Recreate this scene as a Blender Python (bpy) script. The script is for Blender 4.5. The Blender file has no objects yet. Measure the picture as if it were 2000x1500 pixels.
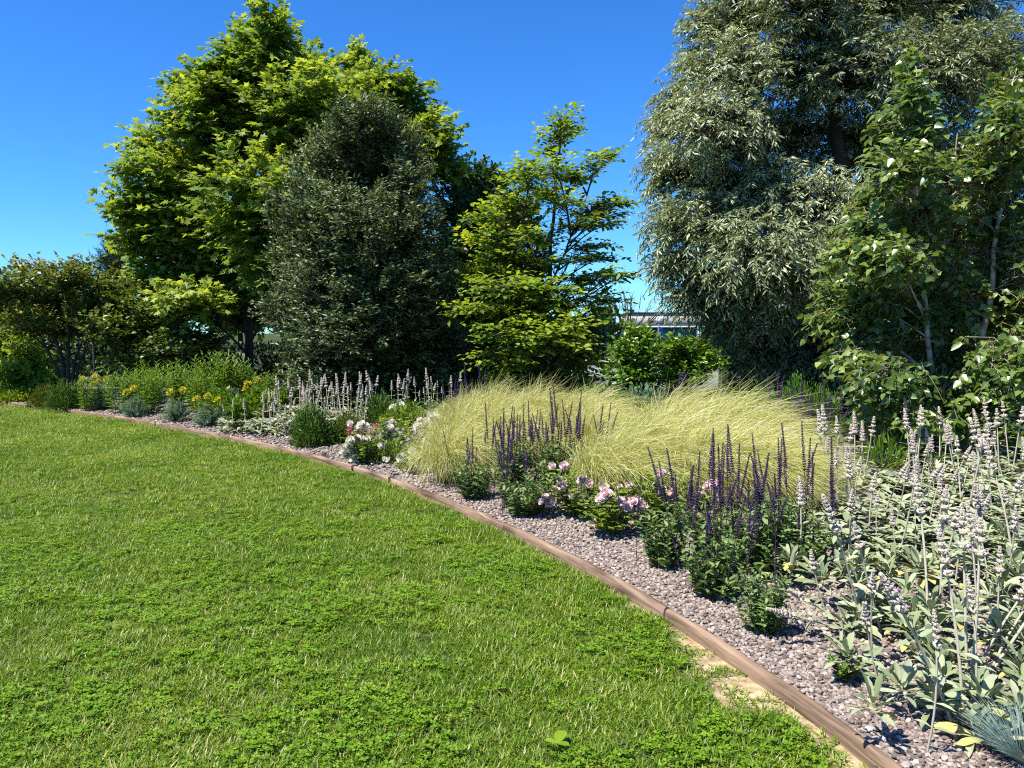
import bpy, math
import numpy as np
from mathutils import Vector, Euler

# ------------------------------------------------------------------ camera, sky, sun, exposure
scene = bpy.context.scene
F_PX, CAM_H, HORIZON = 1500.0, 1.5, 650.0          # focal length in photo pixels (2000 px wide), eye height, horizon row
PITCH = math.atan((750.0 - HORIZON) / F_PX)
cam_d = bpy.data.cameras.new('camera'); cam_o = bpy.data.objects.new('camera', cam_d)
scene.collection.objects.link(cam_o)
cam_d.sensor_width = 36.0; cam_d.lens = 36.0 * F_PX / 2000.0
cam_d.clip_start = 0.05; cam_d.clip_end = 3000
cam_o.location = (0, 0, CAM_H); cam_o.rotation_euler = (math.pi / 2 - PITCH, 0, 0)
scene.camera = cam_o

SUN_EL = math.radians(59); SUN_DIR = Vector((-0.82, -0.57, 0)).normalized()     # horizontal direction towards the sun
world = bpy.data.worlds.new('World'); scene.world = world; world.use_nodes = True
wn = world.node_tree.nodes; wl = world.node_tree.links; wn.clear()
sky = wn.new('ShaderNodeTexSky'); sky.sky_type = 'NISHITA'; sky.sun_disc = False
sky.sun_elevation = SUN_EL; sky.sun_rotation = math.atan2(SUN_DIR.x, SUN_DIR.y)
sky.altitude = 200; sky.air_density = 1.0; sky.dust_density = 0.0; sky.ozone_density = 2.2
hs = wn.new('ShaderNodeHueSaturation'); hs.inputs['Saturation'].default_value = 1.22; hs.inputs['Value'].default_value = 1.0
bg = wn.new('ShaderNodeBackground'); bg.inputs['Strength'].default_value = 0.09
wo = wn.new('ShaderNodeOutputWorld')
wl.new(sky.outputs[0], hs.inputs['Color']); tintn = wn.new('ShaderNodeMix'); tintn.data_type = 'RGBA'; tintn.blend_type = 'MULTIPLY'; tintn.inputs['Factor'].default_value = 1.0
tintn.inputs[7].default_value = (0.38, 0.78, 1.22, 1)                        # clear, deep blue midday sky
wl.new(hs.outputs[0], tintn.inputs[6]); wl.new(tintn.outputs[2], bg.inputs['Color']); wl.new(bg.outputs[0], wo.inputs['Surface'])

sun_d = bpy.data.lights.new('sun', 'SUN'); sun_d.energy = 5.0; sun_d.angle = math.radians(0.53); sun_d.color = (1.0, 0.96, 0.88)
sun_o = bpy.data.objects.new('sun', sun_d); scene.collection.objects.link(sun_o)
to_sun = Vector((SUN_DIR.x * math.cos(SUN_EL), SUN_DIR.y * math.cos(SUN_EL), math.sin(SUN_EL)))
sun_o.rotation_euler = (-to_sun).to_track_quat('-Z', 'Y').to_euler(); sun_o.location = (0, 0, 40)
vs = scene.view_settings
vs.view_transform = 'Standard'; vs.look = 'None'; vs.exposure = 1.0; vs.gamma = 1.0; vs.use_curve_mapping = False
scene.cycles.max_bounces = 6; scene.cycles.diffuse_bounces = 3; scene.cycles.glossy_bounces = 2
scene.cycles.transmission_bounces = 4; scene.cycles.transparent_max_bounces = 4
scene.cycles.use_denoising = False; scene.cycles.filter_width = 1.1; scene.cycles.sample_clamp_indirect = 4.0
scene.cycles.caustics_reflective = False; scene.cycles.caustics_refractive = False

# ------------------------------------------------------------------ helpers
rng = np.random.default_rng(7)
COL = scene.collection
ONE = np.array([0, 0, 1.0])

def ray(u, v):
    x = (u - 1000.0) / F_PX; y = (750.0 - v) / F_PX
    cp, sp = math.cos(PITCH), math.sin(PITCH)
    return np.array([x, cp + y * sp, -sp + y * cp])
def W(u, v, Y):                                     # point seen at photo position (u, v) at distance Y in front of the camera
    d = ray(u, v); return np.array([0, 0, CAM_H]) + d * (Y / d[1])

EDGE_PX = [(-330, 760), (-150, 773), (0, 788), (175, 809), (315, 834), (455, 861), (525, 877), (609, 897), (690, 921), (767, 947), (830, 972), (920, 1007),
           (1000, 1047), (1080, 1086), (1208, 1153), (1312, 1219), (1416, 1288), (1520, 1361), (1620, 1432), (1707, 1500), (1830, 1605), (2020, 1790)]
def ground_flat(u, v):
    d = ray(u, v); t = -CAM_H / d[2]; return np.array([d[0] * t, d[1] * t])
_e = np.array([ground_flat(*p) for p in EDGE_PX])
_e = np.vstack([_e, _e[-1] + [0.35, -1.2], _e[-1] + [0.5, -3.5]])
for _ in range(2):
    _s = _e.copy(); _s[1:-1] = 0.25 * _e[:-2] + 0.5 * _e[1:-1] + 0.25 * _e[2:]; _e = _s
_seg = np.r_[0, np.cumsum(np.linalg.norm(np.diff(_e, axis=0), axis=1))]
EDGE_LEN = _seg[-1]
def catmull(s):
    s = np.atleast_1d(s)
    m = np.gradient(_e, _seg, axis=0)
    i = np.clip(np.searchsorted(_seg, s) - 1, 0, len(_seg) - 2)
    h = _seg[i + 1] - _seg[i]; t = (s - _seg[i]) / h
    t = t[:, None]; h = h[:, None]
    return ((2*t**3 - 3*t**2 + 1) * _e[i] + (t**3 - 2*t**2 + t) * h * m[i] + (-2*t**3 + 3*t**2) * _e[i+1] + (t**3 - t**2) * h * m[i+1])
ES = np.linspace(0, EDGE_LEN, 260); EP = catmull(ES)
ET = np.gradient(EP, ES, axis=0); ET /= np.linalg.norm(ET, axis=1)[:, None]
EN = np.stack([-ET[:, 1], ET[:, 0]], 1)             # walking from far left to near right, the left-hand side is the bed
def edge_dist(P):                                   # signed distance: positive in the bed, negative on the lawn
    P = np.atleast_2d(P)[:, :2]; out = np.empty(len(P))
    for a in range(0, len(P), 20000):
        Q = P[a:a+20000]
        d2 = ((Q[:, None, :] - EP[None]) ** 2).sum(2); j = d2.argmin(1)
        rel = Q - EP[j]; side = (rel * EN[j]).sum(1)
        out[a:a+20000] = np.sqrt(d2[np.arange(len(Q)), j]) * np.sign(side)
    return out
def bed_z(P):
    s = np.clip(edge_dist(P), 0, None)
    k = np.clip(s / 2.6, 0, 1); k = k * k * (3 - 2 * k)
    return 0.045 + 0.15 * k
def G(u, v):                                        # ground point of the bed seen at photo position (u, v)
    z = 0.1
    d = ray(u, v)
    for _ in range(6):
        t = (z - CAM_H) / d[2]; p = np.array([d[0] * t, d[1] * t, z]); z = float(bed_z(p)[0])
    p[2] = z
    return p

def vnoise(P, scale, seed=0):                       # smooth 2-D value noise in 0..1
    r = np.random.default_rng(seed); T = r.random((64, 64))
    p = P[:, :2] / scale; i = np.floor(p).astype(int); f = p - i; f = f * f * (3 - 2 * f)
    a = T[i[:, 0] % 64, i[:, 1] % 64]; b = T[(i[:, 0]+1) % 64, i[:, 1] % 64]
    c = T[i[:, 0] % 64, (i[:, 1]+1) % 64]; d = T[(i[:, 0]+1) % 64, (i[:, 1]+1) % 64]
    return (a*(1-f[:, 0]) + b*f[:, 0]) * (1-f[:, 1]) + (c*(1-f[:, 0]) + d*f[:, 0]) * f[:, 1]

def nrm(a): return a / np.maximum(np.linalg.norm(a, axis=-1, keepdims=True), 1e-9)
def runit(n, r=None):
    return nrm((r or rng).normal(size=(n, 3)))

class MB:                                           # collects pieces, builds one mesh
    def __init__(self): self.V = []; self.F = []; self.T = []; self.n = 0
    def add(self, V, F, tint=0.5, mat=0):
        V = np.asarray(V, float).reshape(-1, 3); F = np.asarray(F, int)
        self.V.append(V); self.F.append((F + self.n, mat))
        self.T.append(np.broadcast_to(np.asarray(tint, float), (len(V),)) if np.ndim(tint) == 0 else np.asarray(tint, float))
        self.n += len(V); return self
    def leaves(self, tpl, P, D, N, S, tint, mat=0, wid=None):
        tv, tf = tpl
        P = np.asarray(P, float); y = nrm(np.asarray(D, float)); n = np.asarray(N, float)
        z = nrm(n - (n * y).sum(1, keepdims=True) * y); x = np.cross(y, z)
        S = np.broadcast_to(np.asarray(S, float), (len(P),))[:, None, None]
        w = 1.0 if wid is None else np.broadcast_to(np.asarray(wid, float), (len(P),))[:, None, None]
        V = P[:, None, :] + S * (tv[None, :, 0:1] * w * x[:, None] + tv[None, :, 1:2] * y[:, None] + tv[None, :, 2:3] * z[:, None])
        k = len(tv)
        Fc = (tf[None] + (np.arange(len(P)) * k)[:, None, None]).reshape(-1, tf.shape[1])
        return self.add(V.reshape(-1, 3), Fc, np.repeat(np.broadcast_to(tint, (len(P),)), k), mat)
    def tubes(self, P, R, sides=3, tint=0.5, mat=0):
        P = np.asarray(P, float)
        if P.ndim == 2: P = P[None]
        n, k, _ = P.shape
        R = np.broadcast_to(np.asarray(R, float), (n, k))
        T = nrm(np.gradient(P, axis=1))
        ref = np.where(np.abs(T[..., 2:3]) > 0.9, np.array([1.0, 0.1, 0]), np.array([0, 0, 1.0]))
        ref = np.broadcast_to(ref[:, :1], T.shape)
        a = nrm(np.cross(T, ref)); b = np.cross(T, a)
        ang = np.arange(sides) * 2 * np.pi / sides
        V = P[:, :, None] + R[:, :, None, None] * (np.cos(ang)[None, None, :, None] * a[:, :, None] + np.sin(ang)[None, None, :, None] * b[:, :, None])
        i, j = np.meshgrid(np.arange(k - 1), np.arange(sides), indexing='ij'); i = i.ravel(); j = j.ravel(); j2 = (j + 1) % sides
        q = np.stack([i*sides + j, i*sides + j2, (i+1)*sides + j2, (i+1)*sides + j], 1)
        Fc = (q[None] + (np.arange(n) * k * sides)[:, None, None]).reshape(-1, 4)
        tt = tint if np.ndim(tint) == 0 else np.repeat(tint, k * sides)
        return self.add(V.reshape(-1, 3), Fc, tt, mat)
    def box(self, x0, x1, y0, y1, z0, z1, tint=0.5, mat=0):
        V = [(x, y, z) for z in (z0, z1) for y in (y0, y1) for x in (x0, x1)]
        return self.add(V, [(0, 2, 3, 1), (4, 5, 7, 6), (0, 1, 5, 4), (2, 6, 7, 3), (0, 4, 6, 2), (1, 3, 7, 5)], tint, mat)
    def mesh(self, name, mats, smooth=False):
        me = bpy.data.meshes.new(name)
        V = np.vstack(self.V)
        tot = np.concatenate([np.full(len(f), f.shape[1]) for f, _ in self.F])
        idx = np.concatenate([f.ravel() for f, _ in self.F])
        mi = np.concatenate([np.full(len(f), m) for f, m in self.F])
        me.vertices.add(len(V)); me.vertices.foreach_set('co', V.astype(np.float32).ravel())
        me.loops.add(len(idx)); me.loops.foreach_set('vertex_index', idx.astype(np.int32))
        me.polygons.add(len(tot)); me.polygons.foreach_set('loop_start', np.r_[0, np.cumsum(tot)[:-1]].astype(np.int32))
        me.polygons.foreach_set('material_index', mi.astype(np.int32))
        if smooth: me.polygons.foreach_set('use_smooth', np.ones(len(tot), bool))
        at = me.attributes.new('tint', 'FLOAT', 'POINT'); at.data.foreach_set('value', np.concatenate(self.T).astype(np.float32))
        for m in (mats if isinstance(mats, (list, tuple)) else [mats]): me.materials.append(m)
        me.update(calc_edges=True); me.validate(); return me

def obj(name, data, parent=None, loc=(0, 0, 0), rot=(0, 0, 0), scale=1.0, label=None, cat=None, group=None, kind=None):
    o = bpy.data.objects.new(name, data); COL.objects.link(o)
    o.location = tuple(float(c) for c in loc); o.rotation_euler = rot
    o.scale = (scale,) * 3 if np.ndim(scale) == 0 else scale
    if parent: o.parent = parent
    if label: o['label'] = label
    if cat: o['category'] = cat
    if group: o['group'] = group
    if kind: o['kind'] = kind
    return o
def thing(name, label, cat, loc, rz=0.0, group=None, scale=1.0):
    return obj(name, None, None, loc, (0, 0, rz), scale, label, cat, group)

# ------------------------------------------------------------------ materials
def new_mat(name):
    m = bpy.data.materials.new(name); m.use_nodes = True; m.node_tree.nodes.clear()
    return m, m.node_tree.nodes, m.node_tree.links
def ramp(N, cols, pos=None):
    r = N.new('ShaderNodeValToRGB'); e = r.color_ramp.elements
    pos = pos or [i / (len(cols) - 1) for i in range(len(cols))]
    while len(e) < len(cols): e.new(0.5)
    for k, (c, p) in enumerate(zip(cols, pos)): e[k].position = p; e[k].color = (*c, 1)
    return r
def leaf_mat(name, cols, trans=0.35, tcol=1.5, rough=0.45, spec=0.4, source='tint', noise=None):
    m, N, L = new_mat(name)
    r = ramp(N, cols)
    if source == 'tint':
        a = N.new('ShaderNodeAttribute'); a.attribute_name = 'tint'; fac = a.outputs['Fac']
    else:
        a = N.new('ShaderNodeObjectInfo'); fac = a.outputs['Random']
    if noise:
        g = N.new('ShaderNodeNewGeometry'); nz = N.new('ShaderNodeTexNoise'); nz.inputs['Scale'].default_value = noise[0]; nz.inputs['Detail'].default_value = 3
        L.new(g.outputs['Position'], nz.inputs['Vector'])
        ma = N.new('ShaderNodeMath'); ma.operation = 'MULTIPLY_ADD'; ma.inputs[1].default_value = noise[1]
        L.new(nz.outputs['Fac'], ma.inputs[0])
        sb = N.new('ShaderNodeMath'); sb.operation = 'SUBTRACT'; sb.inputs[1].default_value = noise[1] * 0.5
        L.new(fac, sb.inputs[0]); L.new(sb.outputs[0], ma.inputs[2]); fac = ma.outputs[0]
    L.new(fac, r.inputs['Fac'])
    p = N.new('ShaderNodeBsdfPrincipled'); p.inputs['Roughness'].default_value = rough; p.inputs['Specular IOR Level'].default_value = spec
    L.new(r.outputs['Color'], p.inputs['Base Color'])
    out = N.new('ShaderNodeOutputMaterial')
    if trans > 0:
        t = N.new('ShaderNodeBsdfTranslucent'); mx = N.new('ShaderNodeMix'); mx.data_type = 'RGBA'; mx.blend_type = 'MULTIPLY'; mx.inputs['Factor'].default_value = 1
        tc = tcol if isinstance(tcol, tuple) else (tcol * 1.15, tcol, tcol * 0.45)
        mx.inputs[7].default_value = (*tc, 1); L.new(r.outputs['Color'], mx.inputs[6]); L.new(mx.outputs[2], t.inputs['Color'])
        ms = N.new('ShaderNodeMixShader'); ms.inputs['Fac'].default_value = trans
        L.new(p.outputs[0], ms.inputs[1]); L.new(t.outputs[0], ms.inputs[2]); L.new(ms.outputs[0], out.inputs['Surface'])
    else: L.new(p.outputs[0], out.inputs['Surface'])
    return m
def rough_mat(name, cols, scale=6.0, rough=0.8, bump=0.3, stretch=(1, 1, 1), coord='Object', spec=0.3, detail=6, metal=0):
    m, N, L = new_mat(name)
    tc = N.new('ShaderNodeTexCoord'); mp = N.new('ShaderNodeMapping'); mp.inputs['Scale'].default_value = stretch
    L.new(tc.outputs[coord], mp.inputs['Vector'])
    nz = N.new('ShaderNodeTexNoise'); nz.inputs['Scale'].default_value = scale; nz.inputs['Detail'].default_value = detail
    L.new(mp.outputs[0], nz.inputs['Vector'])
    r = ramp(N, cols, [0.3 + 0.4 * i / (len(cols) - 1) for i in range(len(cols))] if len(cols) > 1 else [0.5])
    L.new(nz.outputs['Fac'], r.inputs['Fac'])
    p = N.new('ShaderNodeBsdfPrincipled'); p.inputs['Roughness'].default_value = rough; p.inputs['Specular IOR Level'].default_value = spec; p.inputs['Metallic'].default_value = metal
    L.new(r.outputs['Color'], p.inputs['Base Color'])
    if bump:
        b = N.new('ShaderNodeBump'); b.inputs['Strength'].default_value = bump; b.inputs['Distance'].default_value = 0.02
        L.new(nz.outputs['Fac'], b.inputs['Height']); L.new(b.outputs[0], p.inputs['Normal'])
    o = N.new('ShaderNodeOutputMaterial'); L.new(p.outputs[0], o.inputs['Surface']); return m

M = {}
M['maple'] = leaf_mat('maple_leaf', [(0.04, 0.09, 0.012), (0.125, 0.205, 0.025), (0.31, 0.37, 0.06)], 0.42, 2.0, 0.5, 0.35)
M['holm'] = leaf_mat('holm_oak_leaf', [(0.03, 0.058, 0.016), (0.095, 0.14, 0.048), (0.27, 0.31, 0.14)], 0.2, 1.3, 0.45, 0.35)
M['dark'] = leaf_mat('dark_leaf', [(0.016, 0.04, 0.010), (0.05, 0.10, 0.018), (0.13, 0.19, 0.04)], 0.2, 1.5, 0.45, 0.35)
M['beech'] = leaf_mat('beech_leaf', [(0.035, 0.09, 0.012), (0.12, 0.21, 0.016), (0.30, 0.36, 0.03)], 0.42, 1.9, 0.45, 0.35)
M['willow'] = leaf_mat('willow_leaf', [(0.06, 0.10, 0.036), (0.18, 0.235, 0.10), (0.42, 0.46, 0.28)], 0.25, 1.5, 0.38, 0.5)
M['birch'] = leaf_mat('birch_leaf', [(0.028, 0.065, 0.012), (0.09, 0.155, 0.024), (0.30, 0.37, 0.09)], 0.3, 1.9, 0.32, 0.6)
M['myrtle'] = leaf_mat('myrtle_leaf', [(0.025, 0.05, 0.01), (0.075, 0.13, 0.016), (0.17, 0.20, 0.022), (0.30, 0.13, 0.04)], 0.3, 1.6, 0.42, 0.4)
M['lime'] = leaf_mat('yellow_green_leaf', [(0.07, 0.13, 0.015), (0.17, 0.26, 0.02), (0.32, 0.36, 0.03)], 0.35, 1.5, 0.5, 0.3)
M['laurel'] = leaf_mat('laurel_leaf', [(0.03, 0.075, 0.008), (0.085, 0.18, 0.012), (0.20, 0.31, 0.025)], 0.25, 1.6, 0.35, 0.5)
M['hedge'] = leaf_mat('shade_dark_hedge_leaf', [(0.006, 0.014, 0.004), (0.013, 0.028, 0.007), (0.025, 0.045, 0.01)], 0.1, 1.2, 0.5, 0.25)  # dark hedge green, near-black so the colour carries shade at the tree bases
M['pine'] = leaf_mat('pine_needle', [(0.015, 0.03, 0.012), (0.03, 0.05, 0.02), (0.05, 0.07, 0.025)], 0.1, 1.2, 0.55, 0.25)
M['fargreen'] = leaf_mat('far_leaf', [(0.03, 0.07, 0.012), (0.07, 0.13, 0.02), (0.13, 0.2, 0.03)], 0.3, 1.5, 0.55, 0.25)
M['stachys'] = leaf_mat('woolly_leaf', [(0.13, 0.18, 0.085), (0.20, 0.245, 0.125), (0.30, 0.335, 0.19), (0.38, 0.40, 0.26)], 0.14, 1.0, 0.85, 0.1)
M['stachys_y'] = leaf_mat('yellowed_woolly_leaf', [(0.40, 0.40, 0.14), (0.42, 0.39, 0.14)], 0.2, 1.0, 0.85, 0.1)
M['wool'] = leaf_mat('woolly_stem', [(0.27, 0.255, 0.175), (0.42, 0.38, 0.29), (0.58, 0.53, 0.43)], 0.1, 1.0, 0.9, 0.1)
M['mauve'] = leaf_mat('mauve_floret', [(0.34, 0.19, 0.30), (0.46, 0.30, 0.42)], 0.2, 1.0, 0.7, 0.2)
M['salvia'] = leaf_mat('salvia_leaf', [(0.055, 0.10, 0.025), (0.12, 0.19, 0.05), (0.25, 0.32, 0.12)], 0.22, 1.4, 0.6, 0.25)
M['calyx'] = leaf_mat('purple_calyx', [(0.020, 0.010, 0.022), (0.045, 0.020, 0.046), (0.06, 0.03, 0.12)], 0.1, 1.0, 0.6, 0.3)
M['violet'] = leaf_mat('violet_petal', [(0.06, 0.03, 0.20), (0.13, 0.07, 0.34)], 0.25, 1.0, 0.6, 0.3)
M['stipa'] = leaf_mat('feather_grass', [(0.27, 0.30, 0.045), (0.50, 0.49, 0.13), (0.88, 0.82, 0.52)], 0.40, (1.1, 1.05, 0.7), 0.55, 0.3)
M['fescue'] = leaf_mat('blue_fescue', [(0.16, 0.25, 0.22), (0.30, 0.40, 0.38)], 0.2, 1.0, 0.6, 0.3)
M['rose_leaf'] = leaf_mat('rose_leaf', [(0.06, 0.12, 0.015), (0.15, 0.23, 0.025), (0.34, 0.40, 0.05)], 0.3, 1.5, 0.4, 0.45)
M['white_rose'] = leaf_mat('white_petal', [(0.70, 0.66, 0.50), (0.86, 0.83, 0.74)], 0.42, (1, 0.96, 0.86), 0.6, 0.2)
M['pink_rose'] = leaf_mat('pink_petal', [(0.78, 0.36, 0.42), (0.80, 0.56, 0.58), (0.82, 0.72, 0.70)], 0.3, (1, 0.9, 0.9), 0.6, 0.2)
M['magenta'] = leaf_mat('magenta_petal', [(0.35, 0.03, 0.10), (0.6, 0.14, 0.28)], 0.2, (1, 0.6, 0.7), 0.6, 0.2)
M['redleaf'] = leaf_mat('wine_red_leaf', [(0.06, 0.015, 0.012), (0.16, 0.04, 0.03)], 0.2, 1.0, 0.5, 0.3)
M['euphorbia'] = leaf_mat('blue_green_leaf', [(0.05, 0.10, 0.045), (0.10, 0.18, 0.09), (0.19, 0.27, 0.15)], 0.2, 1.2, 0.6, 0.2)
M['yellow'] = leaf_mat('yellow_bract', [(0.42, 0.40, 0.03), (0.68, 0.58, 0.04)], 0.3, 1.2, 0.6, 0.2)
M['lance'] = leaf_mat('bright_lance_leaf', [(0.05, 0.12, 0.012), (0.12, 0.22, 0.02), (0.24, 0.34, 0.04)], 0.35, 1.6, 0.45, 0.4)
M['bush'] = leaf_mat('fine_bush_leaf', [(0.035, 0.08, 0.012), (0.075, 0.145, 0.02), (0.14, 0.22, 0.03)], 0.25, 1.4, 0.55, 0.3)
M['olive'] = leaf_mat('olive_leaf', [(0.04, 0.065, 0.01), (0.10, 0.13, 0.015), (0.22, 0.22, 0.02)], 0.25, 1.4, 0.55, 0.3)
M['conifer'] = leaf_mat('bright_conifer', [(0.04, 0.11, 0.012), (0.09, 0.20, 0.015), (0.15, 0.28, 0.02)], 0.2, 1.3, 0.55, 0.25)
M['greystem'] = leaf_mat('grey_green_leaf', [(0.12, 0.17, 0.10), (0.25, 0.30, 0.20)], 0.2, 1.0, 0.7, 0.2)
M['grass'] = leaf_mat('lawn_blade', [(0.035, 0.095, 0.003), (0.095, 0.19, 0.006), (0.225, 0.31, 0.022), (0.46, 0.43, 0.18)], 0.35, 1.35, 0.42, 0.3, noise=(0.9, 0.75))
M['clover'] = leaf_mat('clover_leaflet', [(0.05, 0.13, 0.006), (0.12, 0.24, 0.010), (0.25, 0.35, 0.022)], 0.35, 1.35, 0.55, 0.2, noise=(1.2, 0.4))
M['bark'] = rough_mat('grey_bark', [(0.035, 0.028, 0.022), (0.10, 0.085, 0.07)], 5, 0.9, 0.6, (1, 1, 0.25))
M['darkbark'] = rough_mat('dark_bark', [(0.02, 0.016, 0.012), (0.06, 0.048, 0.036)], 6, 0.9, 0.5, (1, 1, 0.25))
M['birchbark'] = rough_mat('birch_bark', [(0.14, 0.09, 0.06), (0.38, 0.29, 0.22), (0.56, 0.48, 0.40)], 7, 0.75, 0.3, (1, 1, 1.6))
M['stem'] = leaf_mat('green_stem', [(0.06, 0.09, 0.03), (0.13, 0.17, 0.05)], 0.1, 1, 0.6, 0.2)

# ------------------------------------------------------------------ leaf templates (leaf lies along +Y, unit length)
def tpl(V, Fc): return np.array(V, float), np.array(Fc, int)
T_DIAMOND = tpl([(0, 0, 0), (-0.26, 0.45, 0.06), (0.26, 0.45, 0.06), (0, 1, -0.05)], [(0, 3, 1), (0, 2, 3)])
T_LANCE = tpl([(0, 0, 0), (-0.12, 0.42, 0.03), (0.12, 0.42, 0.03), (0, 1, -0.10)], [(0, 3, 1), (0, 2, 3)])
T_NEEDLE = tpl([(-0.02, 0, 0), (0.02, 0, 0), (0, 1, 0)], [(0, 1, 2)])
T_OVATE = tpl([(0, 0, 0), (0, 0.5, -0.04), (0, 1, -0.12), (-0.30, 0.22, 0.04), (-0.26, 0.62, 0.02), (0.30, 0.22, 0.04), (0.26, 0.62, 0.02)],
              [(0, 1, 3), (1, 4, 3), (1, 2, 4), (0, 5, 1), (1, 5, 6), (1, 6, 2)])
T_BIRCH = tpl([(0, 0, 0), (0, 0.4, -0.03), (0, 1, -0.14), (-0.36, 0.20, 0.05), (-0.27, 0.58, 0.03), (0.36, 0.20, 0.05), (0.27, 0.58, 0.03)],
              [(0, 1, 3), (1, 4, 3), (1, 2, 4), (0, 5, 1), (1, 5, 6), (1, 6, 2)])
_mo = [(0, 0.02), (-0.18, 0.0), (-0.42, 0.10), (-0.22, 0.28), (-0.50, 0.58), (-0.20, 0.58), (0, 1.0), (0.20, 0.58), (0.50, 0.58), (0.22, 0.28), (0.42, 0.10), (0.18, 0.0)]
T_MAPLE = tpl([(x, y, -0.10 * abs(x) - 0.12 * y * y) for x, y in _mo] + [(0, 0.35, 0.03)], [(12, (k + 1) % 12, k) for k in range(12)])
def blade_tpl(wid, bend, rows=4, fold=0.0):
    V, Fc = [], []
    for k in range(rows):
        t = k / (rows - 1); t = 1 - (1 - t) ** 1.25; w = wid * float(np.interp(t, [0, .15, .4, .7, .9, 1], [.22, .55, .95, 1.0, .68, .15]))
        z = bend * t * t
        V += [(-w, t, z + fold * w), (0, t, z), (w, t, z + fold * w)]
    for k in range(rows - 1):
        a = 3 * k; Fc += [(a, a + 1, a + 4, a + 3), (a + 1, a + 2, a + 5, a + 4)]
    return tpl(V, Fc)

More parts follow.
